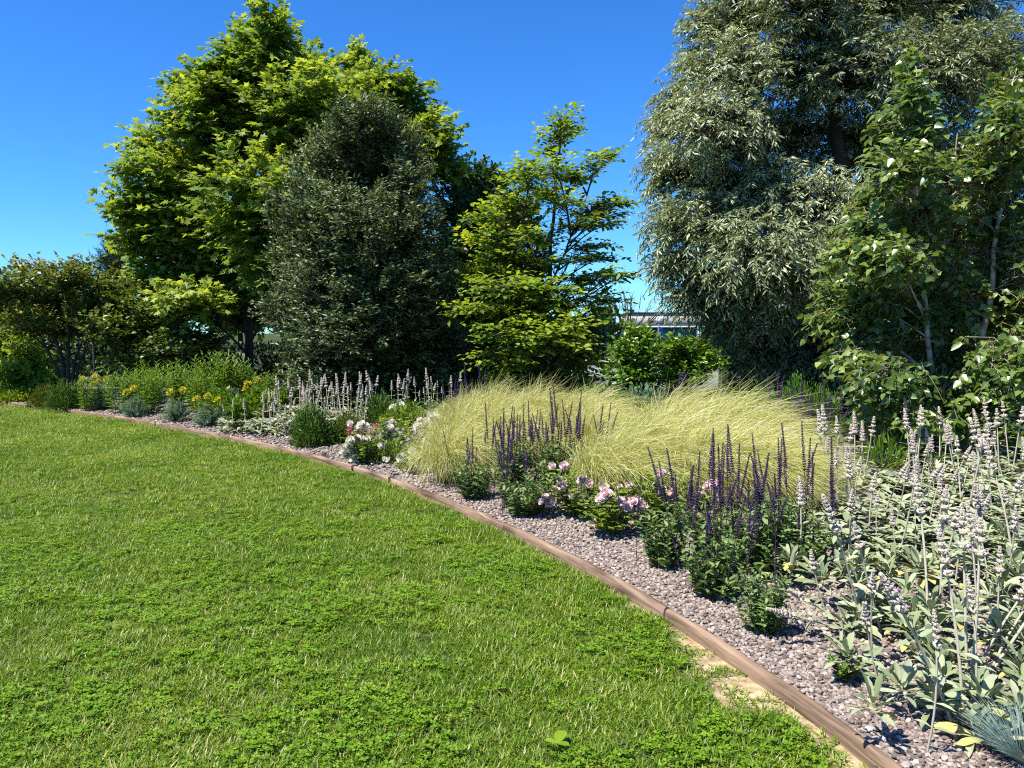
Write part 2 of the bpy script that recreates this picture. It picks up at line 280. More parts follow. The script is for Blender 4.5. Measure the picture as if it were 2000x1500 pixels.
# ------------------------------------------------------------------ trees
def trunk_pts(px, Y): return np.array([W(u, v, Y) for u, v, *_ in px])
def tree(name, label, cat, Y, stems, lobes, leaf, mat, bark, size, twigs=60, nleaf=10, tw=0.5, droop=0.0, flat=0.0, up=0.2,
         out=0.7, group=None, depth=1.0, spread=0.8, seed=1, tipbright=0.0, sizevar=0.25, shell=0.45, width=None, leafdown=0.0, base_tint=0.45, twig_r=0.006, limb_r=0.035, jit=0.18):
    r = np.random.default_rng(seed)
    st = []
    for s in stems:
        P = np.array([W(u, v, Y + (dd[0] if dd else 0)) for u, v, _, *dd in s]); R = np.array([q[2] for q in s]); st.append((P, R))
    base = st[0][0][0].copy()
    root = thing(name, label, cat, base, 0, group)
    tm = MB()
    for P, R in st:
        t = np.linspace(0, 1, 14); s0 = np.linspace(0, 1, len(P))
        Q = np.stack([np.interp(t, s0, P[:, k]) for k in range(3)], 1)
        Q[1:-1] = 0.25 * Q[:-2] + 0.5 * Q[1:-1] + 0.25 * Q[2:]
        Q[1:-1] += r.normal(0, 0.012, Q[1:-1].shape)
        RR = np.interp(t, s0, R); RR[0] *= 1.35
        tm.tubes(Q - base, RR[None], 8, 0.5)
    obj('trunk', tm.mesh('trunk', bark, True), root)
    axis = np.vstack([P for P, _ in st]); ax0 = axis.mean(0)
    px2m = Y / F_PX
    xs = np.array([l[0] for l in lobes]); xc = st[0][0][:, 0].mean()
    Cs = np.array([W(l[0], l[1], Y) for l in lobes]); Rm = np.abs(Cs[:, 0] - ax0[0]).max() + 0.3
    lm = MB(); bm = MB()
    allP = np.vstack([np.stack([np.interp(np.linspace(0, 1, 30), np.linspace(0, 1, len(P)), P[:, k]) for k in range(3)], 1) for P, _ in st])
    nl_tot = 0
    for li, l in enumerate(lobes):
        C = Cs[li].copy(); ru, rv = l[2] * px2m, l[3] * px2m
        if len(l) > 4: C = W(l[0], l[1], Y + l[4])
        else:
            room = math.sqrt(max(0.0, 1 - ((C[0] - ax0[0]) / Rm) ** 2)) * Rm * 0.55 * depth
            C = W(l[0], l[1], Y + r.uniform(-room, room * 0.7))
        rad = np.array([ru, max(ru, rv) * 0.95 * depth, rv])
        # limb from the stem to the lobe
        hd = np.hypot(C[0] - allP[:, 0], C[1] - allP[:, 1])
        want = C[2] - 0.55 * hd - 0.1
        j = np.argmin(np.abs(allP[:, 2] - want) + 0.25 * hd)
        A = allP[j]; mid = 0.5 * (A + C) + np.array([0, 0, 0.10 * np.linalg.norm(C - A) * (1 if droop < 0.5 else 2)]) + r.normal(0, 0.06, 3)
        t = np.linspace(0, 1, 7)[:, None]
        limb = (1 - t) ** 2 * A + 2 * t * (1 - t) * mid + t * t * C
        bm.tubes(limb - base, np.linspace(limb_r, 0.008, 7)[None] * min(1.0, 0.5 + ru), 5)
        n = max(9, int(twigs * (ru * rv + ru * ru) ** 0.9 / 1.0))
        d = runit(n, r); rr = r.random(n) ** shell * (1 + jit * np.clip(r.normal(0, .6, n), -1, 1.3))
        Pc = C + d * rr[:, None] * rad
        ow = Pc - ax0; ow[:, 2] *= 0.4
        D0 = nrm(nrm(ow) * out + d * 0.6 + r.normal(0, 0.35, (n, 3)) + ONE * up)
        if flat: D0[:, 2] *= (1 - flat); D0 = nrm(D0)
        Lt = min(tw, 1.5 * max(ru, rv)) * r.uniform(0.6, 1.3, n)
        P0 = Pc - D0 * Lt[:, None] * 0.5
        ts = np.linspace(0, 1, 4)
        curve = P0[:, None] + Lt[:, None, None] * (D0[:, None] * ts[None, :, None] * (1 - 0.35 * droop * ts[None, :, None]) - ONE * (droop * ts ** 2)[None, :, None])
        bm.tubes(curve - base, np.array([1, 0.8, 0.6, 0.25])[None] * twig_r, 3)
        # branchlets tie the twigs to the limb
        k = r.integers(3, 7, n); S = limb[k]; Mi = 0.5 * (S + P0) + r.normal(0, 0.05, (n, 3)) + ONE * 0.03
        bm.tubes(np.stack([S, Mi, P0], 1) - base, np.array([1.6, 1.2, 1.0])[None] * twig_r, 3)
        # leaves
        m = nleaf
        tt = (np.arange(m)[None] + r.random((n, m))) / m * 0.95 + 0.05
        pos = P0[:, None] + Lt[:, None, None] * (D0[:, None] * (tt * (1 - 0.35 * droop * tt))[..., None] - ONE * (droop * tt ** 2)[..., None])
        tan = nrm(D0[:, None] - 2 * droop * tt[..., None] * ONE)
        side = nrm(np.cross(tan, ONE + 0.01)) * np.where(np.arange(m) % 2 == 0, 1, -1)[None, :, None]
        dirs = nrm(tan * 0.6 + side * spread + r.normal(0, 0.35, tan.shape) * (1 - 0.6 * flat) - ONE * leafdown)
        nor = nrm(ONE * (0.75 + flat) + 0.35 * nrm(ow)[:, None] + r.normal(0, 0.55 * (1 - 0.55 * flat), tan.shape))
        sz = size * r.uniform(1 - sizevar, 1 + sizevar, (n, m))
        lob_t = r.normal(0, 0.07)
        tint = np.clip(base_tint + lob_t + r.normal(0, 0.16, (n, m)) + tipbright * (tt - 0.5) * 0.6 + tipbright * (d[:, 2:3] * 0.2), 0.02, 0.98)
        pos = pos + dirs * (sz * 0.18)[..., None]
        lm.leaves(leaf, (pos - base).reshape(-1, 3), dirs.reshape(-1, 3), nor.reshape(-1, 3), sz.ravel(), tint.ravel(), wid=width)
        nl_tot += n * m
    obj('branches', bm.mesh('branches', bark, True), root, kind='stuff')
    obj('crown', lm.mesh('crown', mat), root, kind='stuff')
    print('tree', name, nl_tot, 'leaves')
    return root

# ------------------------------------------------------------------ GN scatter for what nobody can count
def scatter(name, P, var, rot, scl, sources, kind='stuff', label=None, cat=None):
    me = bpy.data.meshes.new(name); me.vertices.add(len(P)); me.vertices.foreach_set('co', np.asarray(P, np.float32).ravel())
    a = me.attributes.new('var', 'INT', 'POINT'); a.data.foreach_set('value', np.asarray(var, np.int32))
    a = me.attributes.new('rot', 'FLOAT_VECTOR', 'POINT'); a.data.foreach_set('vector', np.asarray(rot, np.float32).ravel())
    a = me.attributes.new('scl', 'FLOAT', 'POINT'); a.data.foreach_set('value', np.asarray(scl, np.float32))
    me.update()
    o = obj(name, me, label=label, cat=cat, kind=kind)
    c = bpy.data.collections.new(name + '_pieces')
    for k, m in enumerate(sources):
        q = bpy.data.objects.new('%s_piece_%02d' % (name, k), m); c.objects.link(q)
    ng = bpy.data.node_groups.new(name + '_scatter', 'GeometryNodeTree')
    ng.interface.new_socket('Geometry', in_out='INPUT', socket_type='NodeSocketGeometry')
    ng.interface.new_socket('Geometry', in_out='OUTPUT', socket_type='NodeSocketGeometry')
    N, L = ng.nodes, ng.links
    gi = N.new('NodeGroupInput'); go = N.new('NodeGroupOutput'); ip = N.new('GeometryNodeInstanceOnPoints'); ci = N.new('GeometryNodeCollectionInfo')
    ci.inputs['Collection'].default_value = c; ci.inputs['Separate Children'].default_value = True; ci.inputs['Reset Children'].default_value = True
    def attr(nm, ty):
        q = N.new('GeometryNodeInputNamedAttribute'); q.data_type = ty; q.inputs['Name'].default_value = nm; return q.outputs['Attribute']
    L.new(gi.outputs[0], ip.inputs['Points']); L.new(ci.outputs[0], ip.inputs['Instance']); ip.inputs['Pick Instance'].default_value = True
    L.new(attr('var', 'INT'), ip.inputs['Instance Index']); L.new(attr('rot', 'FLOAT_VECTOR'), ip.inputs['Rotation']); L.new(attr('scl', 'FLOAT'), ip.inputs['Scale'])
    L.new(ip.outputs[0], go.inputs[0])
    md = o.modifiers.new('scatter', 'NODES'); md.node_group = ng
    return o

# ------------------------------------------------------------------ the setting: ground, bed, edging
def ground_mat():
    m, N, L = new_mat('lawn_soil')
    g = N.new('ShaderNodeNewGeometry')
    n1 = N.new('ShaderNodeTexNoise'); n1.inputs['Scale'].default_value = 14; n1.inputs['Detail'].default_value = 8
    n2 = N.new('ShaderNodeTexNoise'); n2.inputs['Scale'].default_value = 1.1; n2.inputs['Detail'].default_value = 4
    for n in (n1, n2): L.new(g.outputs['Position'], n.inputs['Vector'])
    r1 = ramp(N, [(0.02, 0.035, 0.006), (0.04, 0.06, 0.012), (0.09, 0.095, 0.03)], [0.35, 0.5, 0.68]); L.new(n1.outputs['Fac'], r1.inputs['Fac'])
    r2 = ramp(N, [(0.15, 0.11, 0.06), (0.34, 0.255, 0.14), (0.46, 0.37, 0.22)], [0.35, 0.5, 0.65]); L.new(n1.outputs['Fac'], r2.inputs['Fac'])
    at = N.new('ShaderNodeAttribute'); at.attribute_name = 'tint'
    mx = N.new('ShaderNodeMix'); mx.data_type = 'RGBA'
    L.new(at.outputs['Fac'], mx.inputs['Factor']); L.new(r1.outputs['Color'], mx.inputs[6]); L.new(r2.outputs['Color'], mx.inputs[7])
    p = N.new('ShaderNodeBsdfPrincipled'); p.inputs['Roughness'].default_value = 0.95; p.inputs['Specular IOR Level'].default_value = 0.1
    L.new(mx.outputs[2], p.inputs['Base Color'])
    b = N.new('ShaderNodeBump'); b.inputs['Strength'].default_value = 0.7; b.inputs['Distance'].default_value = 0.02; L.new(n1.outputs['Fac'], b.inputs['Height']); L.new(b.outputs[0], p.inputs['Normal'])
    o = N.new('ShaderNodeOutputMaterial'); L.new(p.outputs[0], o.inputs['Surface']); return m
GM = ground_mat()
def sheet(name, xs, ys, zf, mat, tintf):
    X, Y = np.meshgrid(xs, ys, indexing='ij'); P = np.stack([X.ravel(), Y.ravel()], 1)
    Z = zf(P); ny = len(ys); i, j = np.meshgrid(np.arange(len(xs) - 1), np.arange(ny - 1), indexing='ij'); i = i.ravel(); j = j.ravel()
    mb = MB(); mb.add(np.c_[P, Z], np.stack([i*ny + j, (i+1)*ny + j, (i+1)*ny + j + 1, i*ny + j + 1], 1), tintf(P))
    return obj(name, mb.mesh(name, mat, True), kind='structure')
def bare(P):                                        # how sandy and bare the ground is along the timber
    s = edge_dist(P); near = np.clip((4.3 - P[:, 1]) / 1.5, 0.0, 1.0)
    wdt = 0.02 + 0.30 * near * np.clip(1.5 * vnoise(P, 0.35, 5), 0.22, 1) + 0.10 * vnoise(P, 0.14, 6)
    k = np.clip((wdt + s) / 0.10, 0, 1); return np.where((s > -1.5) & (s < 0.4), k, 0)
xs = np.r_[-900, -300, -100, -50, -30, np.arange(-20, -3, 1.0), np.arange(-3, 3.0, 0.05), np.arange(3, 20, 1.0), 30, 60, 150, 400, 900]
ys = np.r_[-200, -50, -10, -3, 0, np.arange(1, 8, 0.05), np.arange(8, 30, 1.0), 40, 60, 100, 200, 500, 1500]
def gz(P): return 0.006 * (vnoise(P, 0.5, 3) - 0.5) - 0.004
sheet('ground', xs, ys, gz, GM, bare)

GRAVEL_BASE = rough_mat('gravel_base', [(0.10, 0.085, 0.078), (0.19, 0.165, 0.15), (0.30, 0.26, 0.24)], 55, 0.95, 0.9, coord='Object')
mb = MB(); tcols = np.r_[0.02, 0.1, 0.2, 0.35, 0.5, 0.75, 1.0, 1.3, 1.7, 2.2, 2.8, 3.6, 4.6, 6, 8, 11, 15, 15.5]
idx = np.arange(0, 260, 2); V = []
for t in tcols:
    q = EP[idx] + EN[idx] * t; V.append(np.c_[q, np.full(len(q), 0.0)])
V = np.array(V); zz = 0.045 + 0.15 * (lambda k: k*k*(3-2*k))(np.clip(tcols / 2.6, 0, 1)); zz[-1] = -0.1; V[:, :, 2] = zz[:, None]
n = len(idx); i, j = np.meshgrid(np.arange(len(tcols) - 1), np.arange(n - 1), indexing='ij'); i = i.ravel(); j = j.ravel()
mb.add(V.reshape(-1, 3), np.stack([i*n + j, i*n + j + 1, (i+1)*n + j + 1, (i+1)*n + j], 1))
obj('planting_bed', mb.mesh('planting_bed', GRAVEL_BASE, True), kind='structure')

# timber edging: planks bent along the curve
def wood_mat():
    m, N, L = new_mat('weathered_timber')
    at = N.new('ShaderNodeAttribute'); at.attribute_name = 'grain'
    oi = N.new('ShaderNodeObjectInfo')
    ad = N.new('ShaderNodeVectorMath'); ad.operation = 'ADD'; L.new(at.outputs['Vector'], ad.inputs[0]); L.new(oi.outputs['Random'], ad.inputs[1])
    mp = N.new('ShaderNodeMapping'); mp.inputs['Scale'].default_value = (3.0, 60, 60); L.new(ad.outputs[0], mp.inputs['Vector'])
    n1 = N.new('ShaderNodeTexNoise'); n1.inputs['Scale'].default_value = 1.0; n1.inputs['Detail'].default_value = 7; n1.inputs['Distortion'].default_value = 0.6; L.new(mp.outputs[0], n1.inputs['Vector'])
    mp2 = N.new('ShaderNodeMapping'); mp2.inputs['Scale'].default_value = (2.2, 6, 9); L.new(ad.outputs[0], mp2.inputs['Vector'])
    n2 = N.new('ShaderNodeTexNoise'); n2.inputs['Scale'].default_value = 1.0; n2.inputs['Detail'].default_value = 5; L.new(mp2.outputs[0], n2.inputs['Vector'])
    r1 = ramp(N, [(0.09, 0.057, 0.037), (0.215, 0.14, 0.088), (0.31, 0.22, 0.15)], [0.3, 0.5, 0.72]); L.new(n1.outputs['Fac'], r1.inputs['Fac'])
    r2 = ramp(N, [(0.5, 0.46, 0.44), (0.95, 0.95, 0.95), (1.25, 1.22, 1.2)], [0.33, 0.5, 0.7]); L.new(n2.outputs['Fac'], r2.inputs['Fac'])
    mx = N.new('ShaderNodeMix'); mx.data_type = 'RGBA'; mx.blend_type = 'MULTIPLY'; mx.inputs['Factor'].default_value = 1
    L.new(r1.outputs['Color'], mx.inputs[6]); L.new(r2.outputs['Color'], mx.inputs[7])
    p = N.new('ShaderNodeBsdfPrincipled'); p.inputs['Roughness'].default_value = 0.8; p.inputs['Specular IOR Level'].default_value = 0.25
    L.new(mx.outputs[2], p.inputs['Base Color'])
    b = N.new('ShaderNodeBump'); b.inputs['Strength'].default_value = 0.5; b.inputs['Distance'].default_value = 0.004; L.new(n1.outputs['Fac'], b.inputs['Height']); L.new(b.outputs[0], p.inputs['Normal'])
    o = N.new('ShaderNodeOutputMaterial'); L.new(p.outputs[0], o.inputs['Surface']); return m
WOOD = wood_mat(); PEG = rough_mat('dark_peg', [(0.03, 0.025, 0.02), (0.07, 0.055, 0.045)], 20, 0.9, 0.4)
edging = thing('timber_edging', 'weathered brown timber edging curving between the lawn and the gravel bed', 'garden edging', (0, 0, 0))
prof = [(-0.004, -0.12), (-0.004, 0.044), (-0.001, 0.058), (0.008, 0.068), (0.018, 0.071), (0.028, 0.069), (0.036, 0.061), (0.039, 0.050), (0.039, -0.12)]
s = 1.0
while s < EDGE_LEN - 0.3:
    Lp = rng.uniform(1.9, 2.3); e = min(s + Lp - 0.006, EDGE_LEN)
    ss = np.linspace(s, e, 16); c = catmull(ss); t = nrm(np.gradient(c, ss, axis=0)); nn = np.stack([-t[:, 1], t[:, 0]], 1)
    dz = rng.uniform(-0.006, 0.006); dt = rng.uniform(-0.004, 0.004); V = []; Gv = []
    for k in range(16):
        wob = 0.002 * math.sin(ss[k] * 9)
        for (x, z) in prof:
            q = c[k] + nn[k] * (x + dt); V.append((q[0], q[1], z + dz + wob)); Gv.append((ss[k], x, z))
    pn = len(prof); Fc = [(k*pn + a, k*pn + a + 1, (k+1)*pn + a + 1, (k+1)*pn + a) for k in range(15) for a in range(pn - 1)]
    mb = MB(); mb.add(V, Fc); mb.add([V[a] for a in range(pn)], [tuple(range(pn))]); mb.add([V[15*pn + a] for a in range(pn)], [tuple(range(pn))[::-1]])
    me = mb.mesh('plank', WOOD, True)
    ga = me.attributes.new('grain', 'FLOAT_VECTOR', 'POINT'); ga.data.foreach_set('vector', np.array(Gv + Gv[:pn] + Gv[-pn:], np.float32).ravel())
    obj('plank', me, edging); s += Lp
mb = MB(); mb.box(-0.022, 0.022, -0.02, 0.02, -0.1, 0.105); pegm = mb.mesh('peg', PEG)
mb = MB(); mb.box(-0.03, 0.03, -0.005, 0.050, 0.02, 0.077); platem = mb.mesh('joint_plate', PEG)
for (u, v, kind) in [(645, 900, 'p'), (698, 923, 'j'), (767, 947, 'j'), (300, 833, 'j')]:
    g = ground_flat(u, v); j = ((EP - g) ** 2).sum(1).argmin(); q = EP[j] + EN[j] * (0.07 if kind == 'p' else -0.006)
    a = math.atan2(ET[j, 1], ET[j, 0])
    obj('peg' if kind == 'p' else 'joint_plate', pegm if kind == 'p' else platem, edging, (q[0], q[1], 0), (0, 0, a), 1.0 if kind == 'p' else (0.55, 1, 1))

# ------------------------------------------------------------------ lawn: blades, clover, gravel (scattered stuff)
def in_view(P, m=0.08):
    return (np.abs(P[:, 0]) < (0.667 + m) * P[:, 1] + 0.35)
def sample(x0, x1, y0, y1, dens):
    n = int((x1 - x0) * (y1 - y0) * dens); P = np.c_[rng.uniform(x0, x1, n), rng.uniform(y0, y1, n)]
    return P[in_view(P)]
tufts = []
for k in range(8):
    mb = MB(); n = 42; a = rng.random(n) * 6.283; rad = np.sqrt(rng.random(n)) * 0.05
    P = np.c_[np.cos(a) * rad, np.sin(a) * rad, np.full(n, -0.004)]
    lean = rng.uniform(0.2, 1.7, n); az = rng.random(n) * 6.283
    D = np.c_[np.cos(az) * lean, np.sin(az) * lean, np.ones(n)]; Nn = np.c_[np.cos(az) , np.sin(az), -lean] * -1
    tb = tpl([(-0.035, 0, 0), (0.035, 0, 0), (-0.03, 0.55, -0.05), (0.03, 0.55, -0.05), (0, 1, -0.22)], [(0, 1, 3), (0, 3, 2), (2, 3, 4)])
    tint = np.clip(rng.normal(0.44, 0.22, n), 0, 1); tint[rng.random(n) < 0.02] = 0.95
    mb.leaves(tb, P, D, Nn, rng.uniform(0.026, 0.052, n), tint, wid=rng.uniform(1.0, 1.9, n)); tufts.append(mb.mesh('grass_tuft', M['grass']))
Pn = np.vstack([sample(-5.5, 3.0, 1.7, 6.0, 640), sample(-9, 1.0, 6.0, 10, 330), sample(-16, -1, 10, 18.5, 230)])
sd = edge_dist(Pn); b = bare(Pn); keep = (sd < -0.03) & (rng.random(len(Pn)) > b * 0.88)
Pn = Pn[keep]
cl = vnoise(Pn, 0.55, 11) * 0.6 + vnoise(Pn, 0.17, 12) * 0.4
far = np.clip((Pn[:, 1] - 5) / 8, 0, 1)
scl = rng.uniform(0.75, 1.25, len(Pn)) * (1 + 0.5 * far) * (0.75 + 0.5 * vnoise(Pn, 0.4, 21))
scatter('grass', np.c_[Pn, gz(Pn)], rng.integers(0, 8, len(Pn)), np.c_[np.zeros((len(Pn), 2)), rng.random(len(Pn)) * 6.283], scl, tufts, label='mown green grass of the lawn', cat='grass')
clov = []
for k in range(6):
    mb = MB(); n = 9; a = rng.random(n) * 6.283; rad = np.sqrt(rng.random(n)) * 0.05
    for q in range(n):
        h = rng.uniform(0.012, 0.028); c = np.array([math.cos(a[q]) * rad[q], math.sin(a[q]) * rad[q], h]); tl = np.array([rng.normal(0, 0.3), rng.normal(0, 0.3), 1]); ph = rng.random() * 6.28; sz = rng.uniform(0.009, 0.017)
        for w in range(3):
            an = ph + w * 2.094; d = np.array([[math.cos(an), math.sin(an), 0.1]])
            mb.leaves(tpl([(0, 0, 0), (-0.42, 0.6, 0.10), (0.42, 0.6, 0.10), (-0.2, 1, 0.06), (0.2, 1, 0.06)], [(0, 4, 3), (0, 3, 1), (0, 2, 4)]), c[None], d, tl[None], sz, rng.uniform(0.2, 0.9))
    clov.append(mb.mesh('clover_tuft', M['clover']))
Pc = np.vstack([sample(-5.5, 2.6, 1.7, 6.0, 420), sample(-9, 1, 6, 13, 110)])
k = vnoise(Pc, 0.6, 31) * 0.55 + vnoise(Pc, 0.18, 32) * 0.45 + 0.10 * np.clip(-Pc[:, 0] / 3, -0.3, 1)
keep = (edge_dist(Pc) < -0.08) & (rng.random(len(Pc)) < np.clip((k - 0.38) / 0.3, 0.04, 0.6)) & (rng.random(len(Pc)) > bare(Pc) * 0.95); Pc = Pc[keep]
scatter('clover', np.c_[Pc, np.full(len(Pc), 0.004)], rng.integers(0, 6, len(Pc)), np.c_[rng.normal(0, 0.12, (len(Pc), 2)), rng.random(len(Pc)) * 6.283], rng.uniform(0.7, 1.15, len(Pc)), clov, label='patches of small round clover leaves growing through the lawn', cat='clover')
weed = thing('broad_leaf_weed', 'single broad pale green weed leaf lying in the front of the lawn', 'weed', np.r_[ground_flat(1088, 1470), 0.0])
wl_ = blade_tpl(0.32, -0.12, 5, 0.25)
for (a, sz, tt) in [(1.2, 0.075, 0.8), (-0.6, 0.05, 0.6), (2.9, 0.045, 0.9)]:
    mb = MB(); mb.leaves(wl_, np.array([[0, 0, 0.035]]), np.array([[math.cos(a), math.sin(a), 0.25]]), ONE[None], sz, tt); obj('leaf', mb.mesh('weed_leaf', M['clover'], True), weed)
mb = MB(); mb.tubes(np.array([[0, 0, -0.005], [0.003, 0, 0.02], [0, 0, 0.036]]), 0.0018, 5); obj('stalk', mb.mesh('stalk', M['stem']), weed)

def gravel_mat():
    m, N, L = new_mat('gravel_stone')
    oi = N.new('ShaderNodeObjectInfo'); r = ramp(N, [(0.11, 0.084, 0.070), (0.21, 0.162, 0.134), (0.295, 0.228, 0.188), (0.34, 0.28, 0.232), (0.45, 0.395, 0.335)], [0, 0.3, 0.55, 0.8, 1.0])
    L.new(oi.outputs['Random'], r.inputs['Fac'])
    tc = N.new('ShaderNodeTexCoord'); nz = N.new('ShaderNodeTexNoise'); nz.inputs['Scale'].default_value = 2.5; nz.inputs['Detail'].default_value = 6; L.new(tc.outputs['Object'], nz.inputs['Vector'])
    r2 = ramp(N, [(0.65, 0.63, 0.62), (1.2, 1.2, 1.2)], [0.3, 0.7]); L.new(nz.outputs['Fac'], r2.inputs['Fac'])
    mx = N.new('ShaderNodeMix'); mx.data_type = 'RGBA'; mx.blend_type = 'MULTIPLY'; mx.inputs['Factor'].default_value = 1
    L.new(r.outputs['Color'], mx.inputs[6]); L.new(r2.outputs['Color'], mx.inputs[7])
    p = N.new('ShaderNodeBsdfPrincipled'); p.inputs['Roughness'].default_value = 0.85; p.inputs['Specular IOR Level'].default_value = 0.25; L.new(mx.outputs[2], p.inputs['Base Color'])
    o = N.new('ShaderNodeOutputMaterial'); L.new(p.outputs[0], o.inputs['Surface']); return m
STONE = gravel_mat()
import bmesh
stones = []
for k in range(8):
    bm = bmesh.new(); bmesh.ops.create_icosphere(bm, subdivisions=2, radius=1.0)
    pl = runit(9); off = rng.uniform(0.55, 0.95, 9); st = np.array([1.0, rng.uniform(0.65, 0.95), rng.uniform(0.5, 0.75)])
    for v in bm.verts:
        c = np.array(v.co)
        for a, o_ in zip(pl, off):
            d = c @ a
            if d > o_: c = c - a * (d - o_)
        v.co = c * st
    me = bpy.data.meshes.new('stone'); bm.to_mesh(me); bm.free(); me.materials.append(STONE); stones.append(me)
Pg = np.vstack([sample(-1.5, 4.5, 1.9, 5.0, 5000), sample(-3, 5, 5.0, 7.5, 2800), sample(-8, 5, 7.5, 11, 900), sample(-14, 1, 11, 18.5, 520)])
sd = edge_dist(Pg); mxs = np.where(Pg[:, 1] < 5.2, 2.2, np.where(Pg[:, 1] < 8, 1.6, 1.1)); keep = (sd > 0.064) & (sd < mxs); Pg = Pg[keep]
sg = 0.007 + 0.0085 * rng.random(len(Pg)) ** 1.4; sg = sg * (1 + 0.9 * np.clip((Pg[:, 1] - 4.5) / 9, 0, 1))
scatter('gravel', np.c_[Pg, bed_z(Pg) + sg * rng.uniform(-0.1, 0.75, len(Pg))], rng.integers(0, 8, len(Pg)), rng.uniform(-0.5, 0.5, (len(Pg), 3)) + np.c_[np.zeros((len(Pg), 2)), rng.random(len(Pg)) * 6.283], sg, stones, label='pinkish grey crushed gravel covering the planting bed', cat='gravel')

CRUMB = rough_mat('sandy_crumb', [(0.18, 0.13, 0.075), (0.36, 0.27, 0.155), (0.48, 0.39, 0.25)], 30, 0.95, 0.3, coord='Generated')
crumbs = []
for k in range(3):
    c_ = stones[k].copy(); c_.materials.clear(); c_.materials.append(CRUMB); crumbs.append(c_)
Pk = sample(-1, 2.2, 1.9, 6.0, 3000); bk = bare(Pk); Pk = Pk[(edge_dist(Pk) < -0.005) & (rng.random(len(Pk)) < bk)]
scatter('soil_crumbs', np.c_[Pk, gz(Pk)], rng.integers(0, 3, len(Pk)), rng.uniform(0, 6, (len(Pk), 3)), 0.0015 + 0.006 * rng.random(len(Pk)) ** 3, crumbs, label='sandy soil crumbs along the lawn side of the timber', cat='soil')

# ------------------------------------------------------------------ trees and hedges
PL = ' '
tree('maple_tree', 'tall broad maple with bright yellow-green lobed leaves behind the left of the bed', 'tree', 18.0,
     [[(490, 778, .11), (487, 700, .10), (485, 600, .09), (482, 480, .08), (495, 330, .06), (515, 170, .035), (523, 85, .012)],
      [(486, 620, .06), (560, 470, .05), (640, 300, .035), (690, 150, .012)]],
     [(525, 40, 28, 40), (520, 95, 48, 45), (470, 120, 60, 45), (560, 140, 60, 45), (545, 75, 40, 45), (500, 70, 32, 40), (600, 130, 45, 40), (630, 165, 55, 50), (455, 165, 60, 45), (560, 215, 80, 60), (380, 180, 50, 40), (420, 165, 60, 45), (500, 190, 110, 60), (600, 190, 70, 60), (690, 135, 50, 45), (740, 160, 60, 50), (660, 200, 80, 60),
      (800, 205, 60, 55), (850, 265, 50, 55), (870, 320, 40, 40), (370, 225, 60, 50), (440, 260, 90, 60), (560, 280, 110, 80), (700, 280, 110, 80), (800, 300, 70, 60), (320, 290, 70, 50), (290, 345, 65, 45), (400, 340, 100, 70),
      (520, 380, 120, 90), (255, 400, 50, 35), (330, 420, 90, 55), (430, 450, 110, 70), (270, 460, 60, 38), (340, 510, 90, 50), (450, 540, 110, 60), (560, 490, 100, 80), (290, 550, 50, 35), (370, 590, 80, 40), (470, 610, 80, 35), (545, 590, 70, 50)],
     T_MAPLE, M['maple'], M['bark'], 0.135, twigs=105, nleaf=11, tw=0.6, droop=0.15, flat=0.25, up=0.35, seed=11, tipbright=0.5, depth=1.0, base_tint=0.5, width=1.1)
tree('holm_oak_tree', 'dense dark grey-green evergreen tree standing before the maple', 'tree', 14.0,
     [[(725, 790, .11), (722, 700, .10), (715, 560, .08), (720, 400, .05), (725, 260, .02)]],
     [(715, 235, 55, 32), (690, 285, 80, 50), (770, 290, 60, 50), (640, 340, 70, 60), (730, 360, 90, 70), (800, 370, 45, 60), (610, 420, 75, 65), (700, 450, 110, 80), (800, 460, 70, 80), (590, 510, 60, 60), (660, 540, 100, 70), (770, 560, 100, 80),
      (840, 550, 55, 80), (590, 600, 70, 60), (680, 640, 110, 70), (790, 650, 100, 70), (850, 650, 45, 70), (620, 700, 60, 45), (710, 725, 110, 40), (810, 730, 80, 40), (610, 745, 55, 26), (690, 765, 85, 22), (790, 765, 85, 22), (865, 755, 50, 30), (880, 690, 40, 50)],
     T_DIAMOND, M['holm'], M['darkbark'], 0.084, twigs=330, nleaf=15, tw=0.36, up=0.55, seed=12, tipbright=0.6, base_tint=0.42, width=0.75, shell=0.33)
tree('dark_broadleaf_tree', 'dark green rounded tree between the holm oak and the young beech', 'tree', 19.5,
     [[(930, 765, .12), (930, 640, .1), (930, 500, .06), (930, 350, .02)]],
     [(925, 350, 45, 35), (965, 375, 45, 40), (890, 390, 45, 50), (930, 430, 80, 60), (1000, 430, 55, 55), (880, 490, 50, 70), (950, 520, 90, 70), (1020, 530, 60, 70), (900, 600, 80, 70), (990, 620, 90, 70), (930, 690, 110, 60), (1040, 690, 90, 60), (860, 690, 70, 60)],
     T_OVATE, M['dark'], M['darkbark'], 0.13, twigs=110, nleaf=13, tw=0.5, up=0.3, seed=13, base_tint=0.42, shell=0.35)
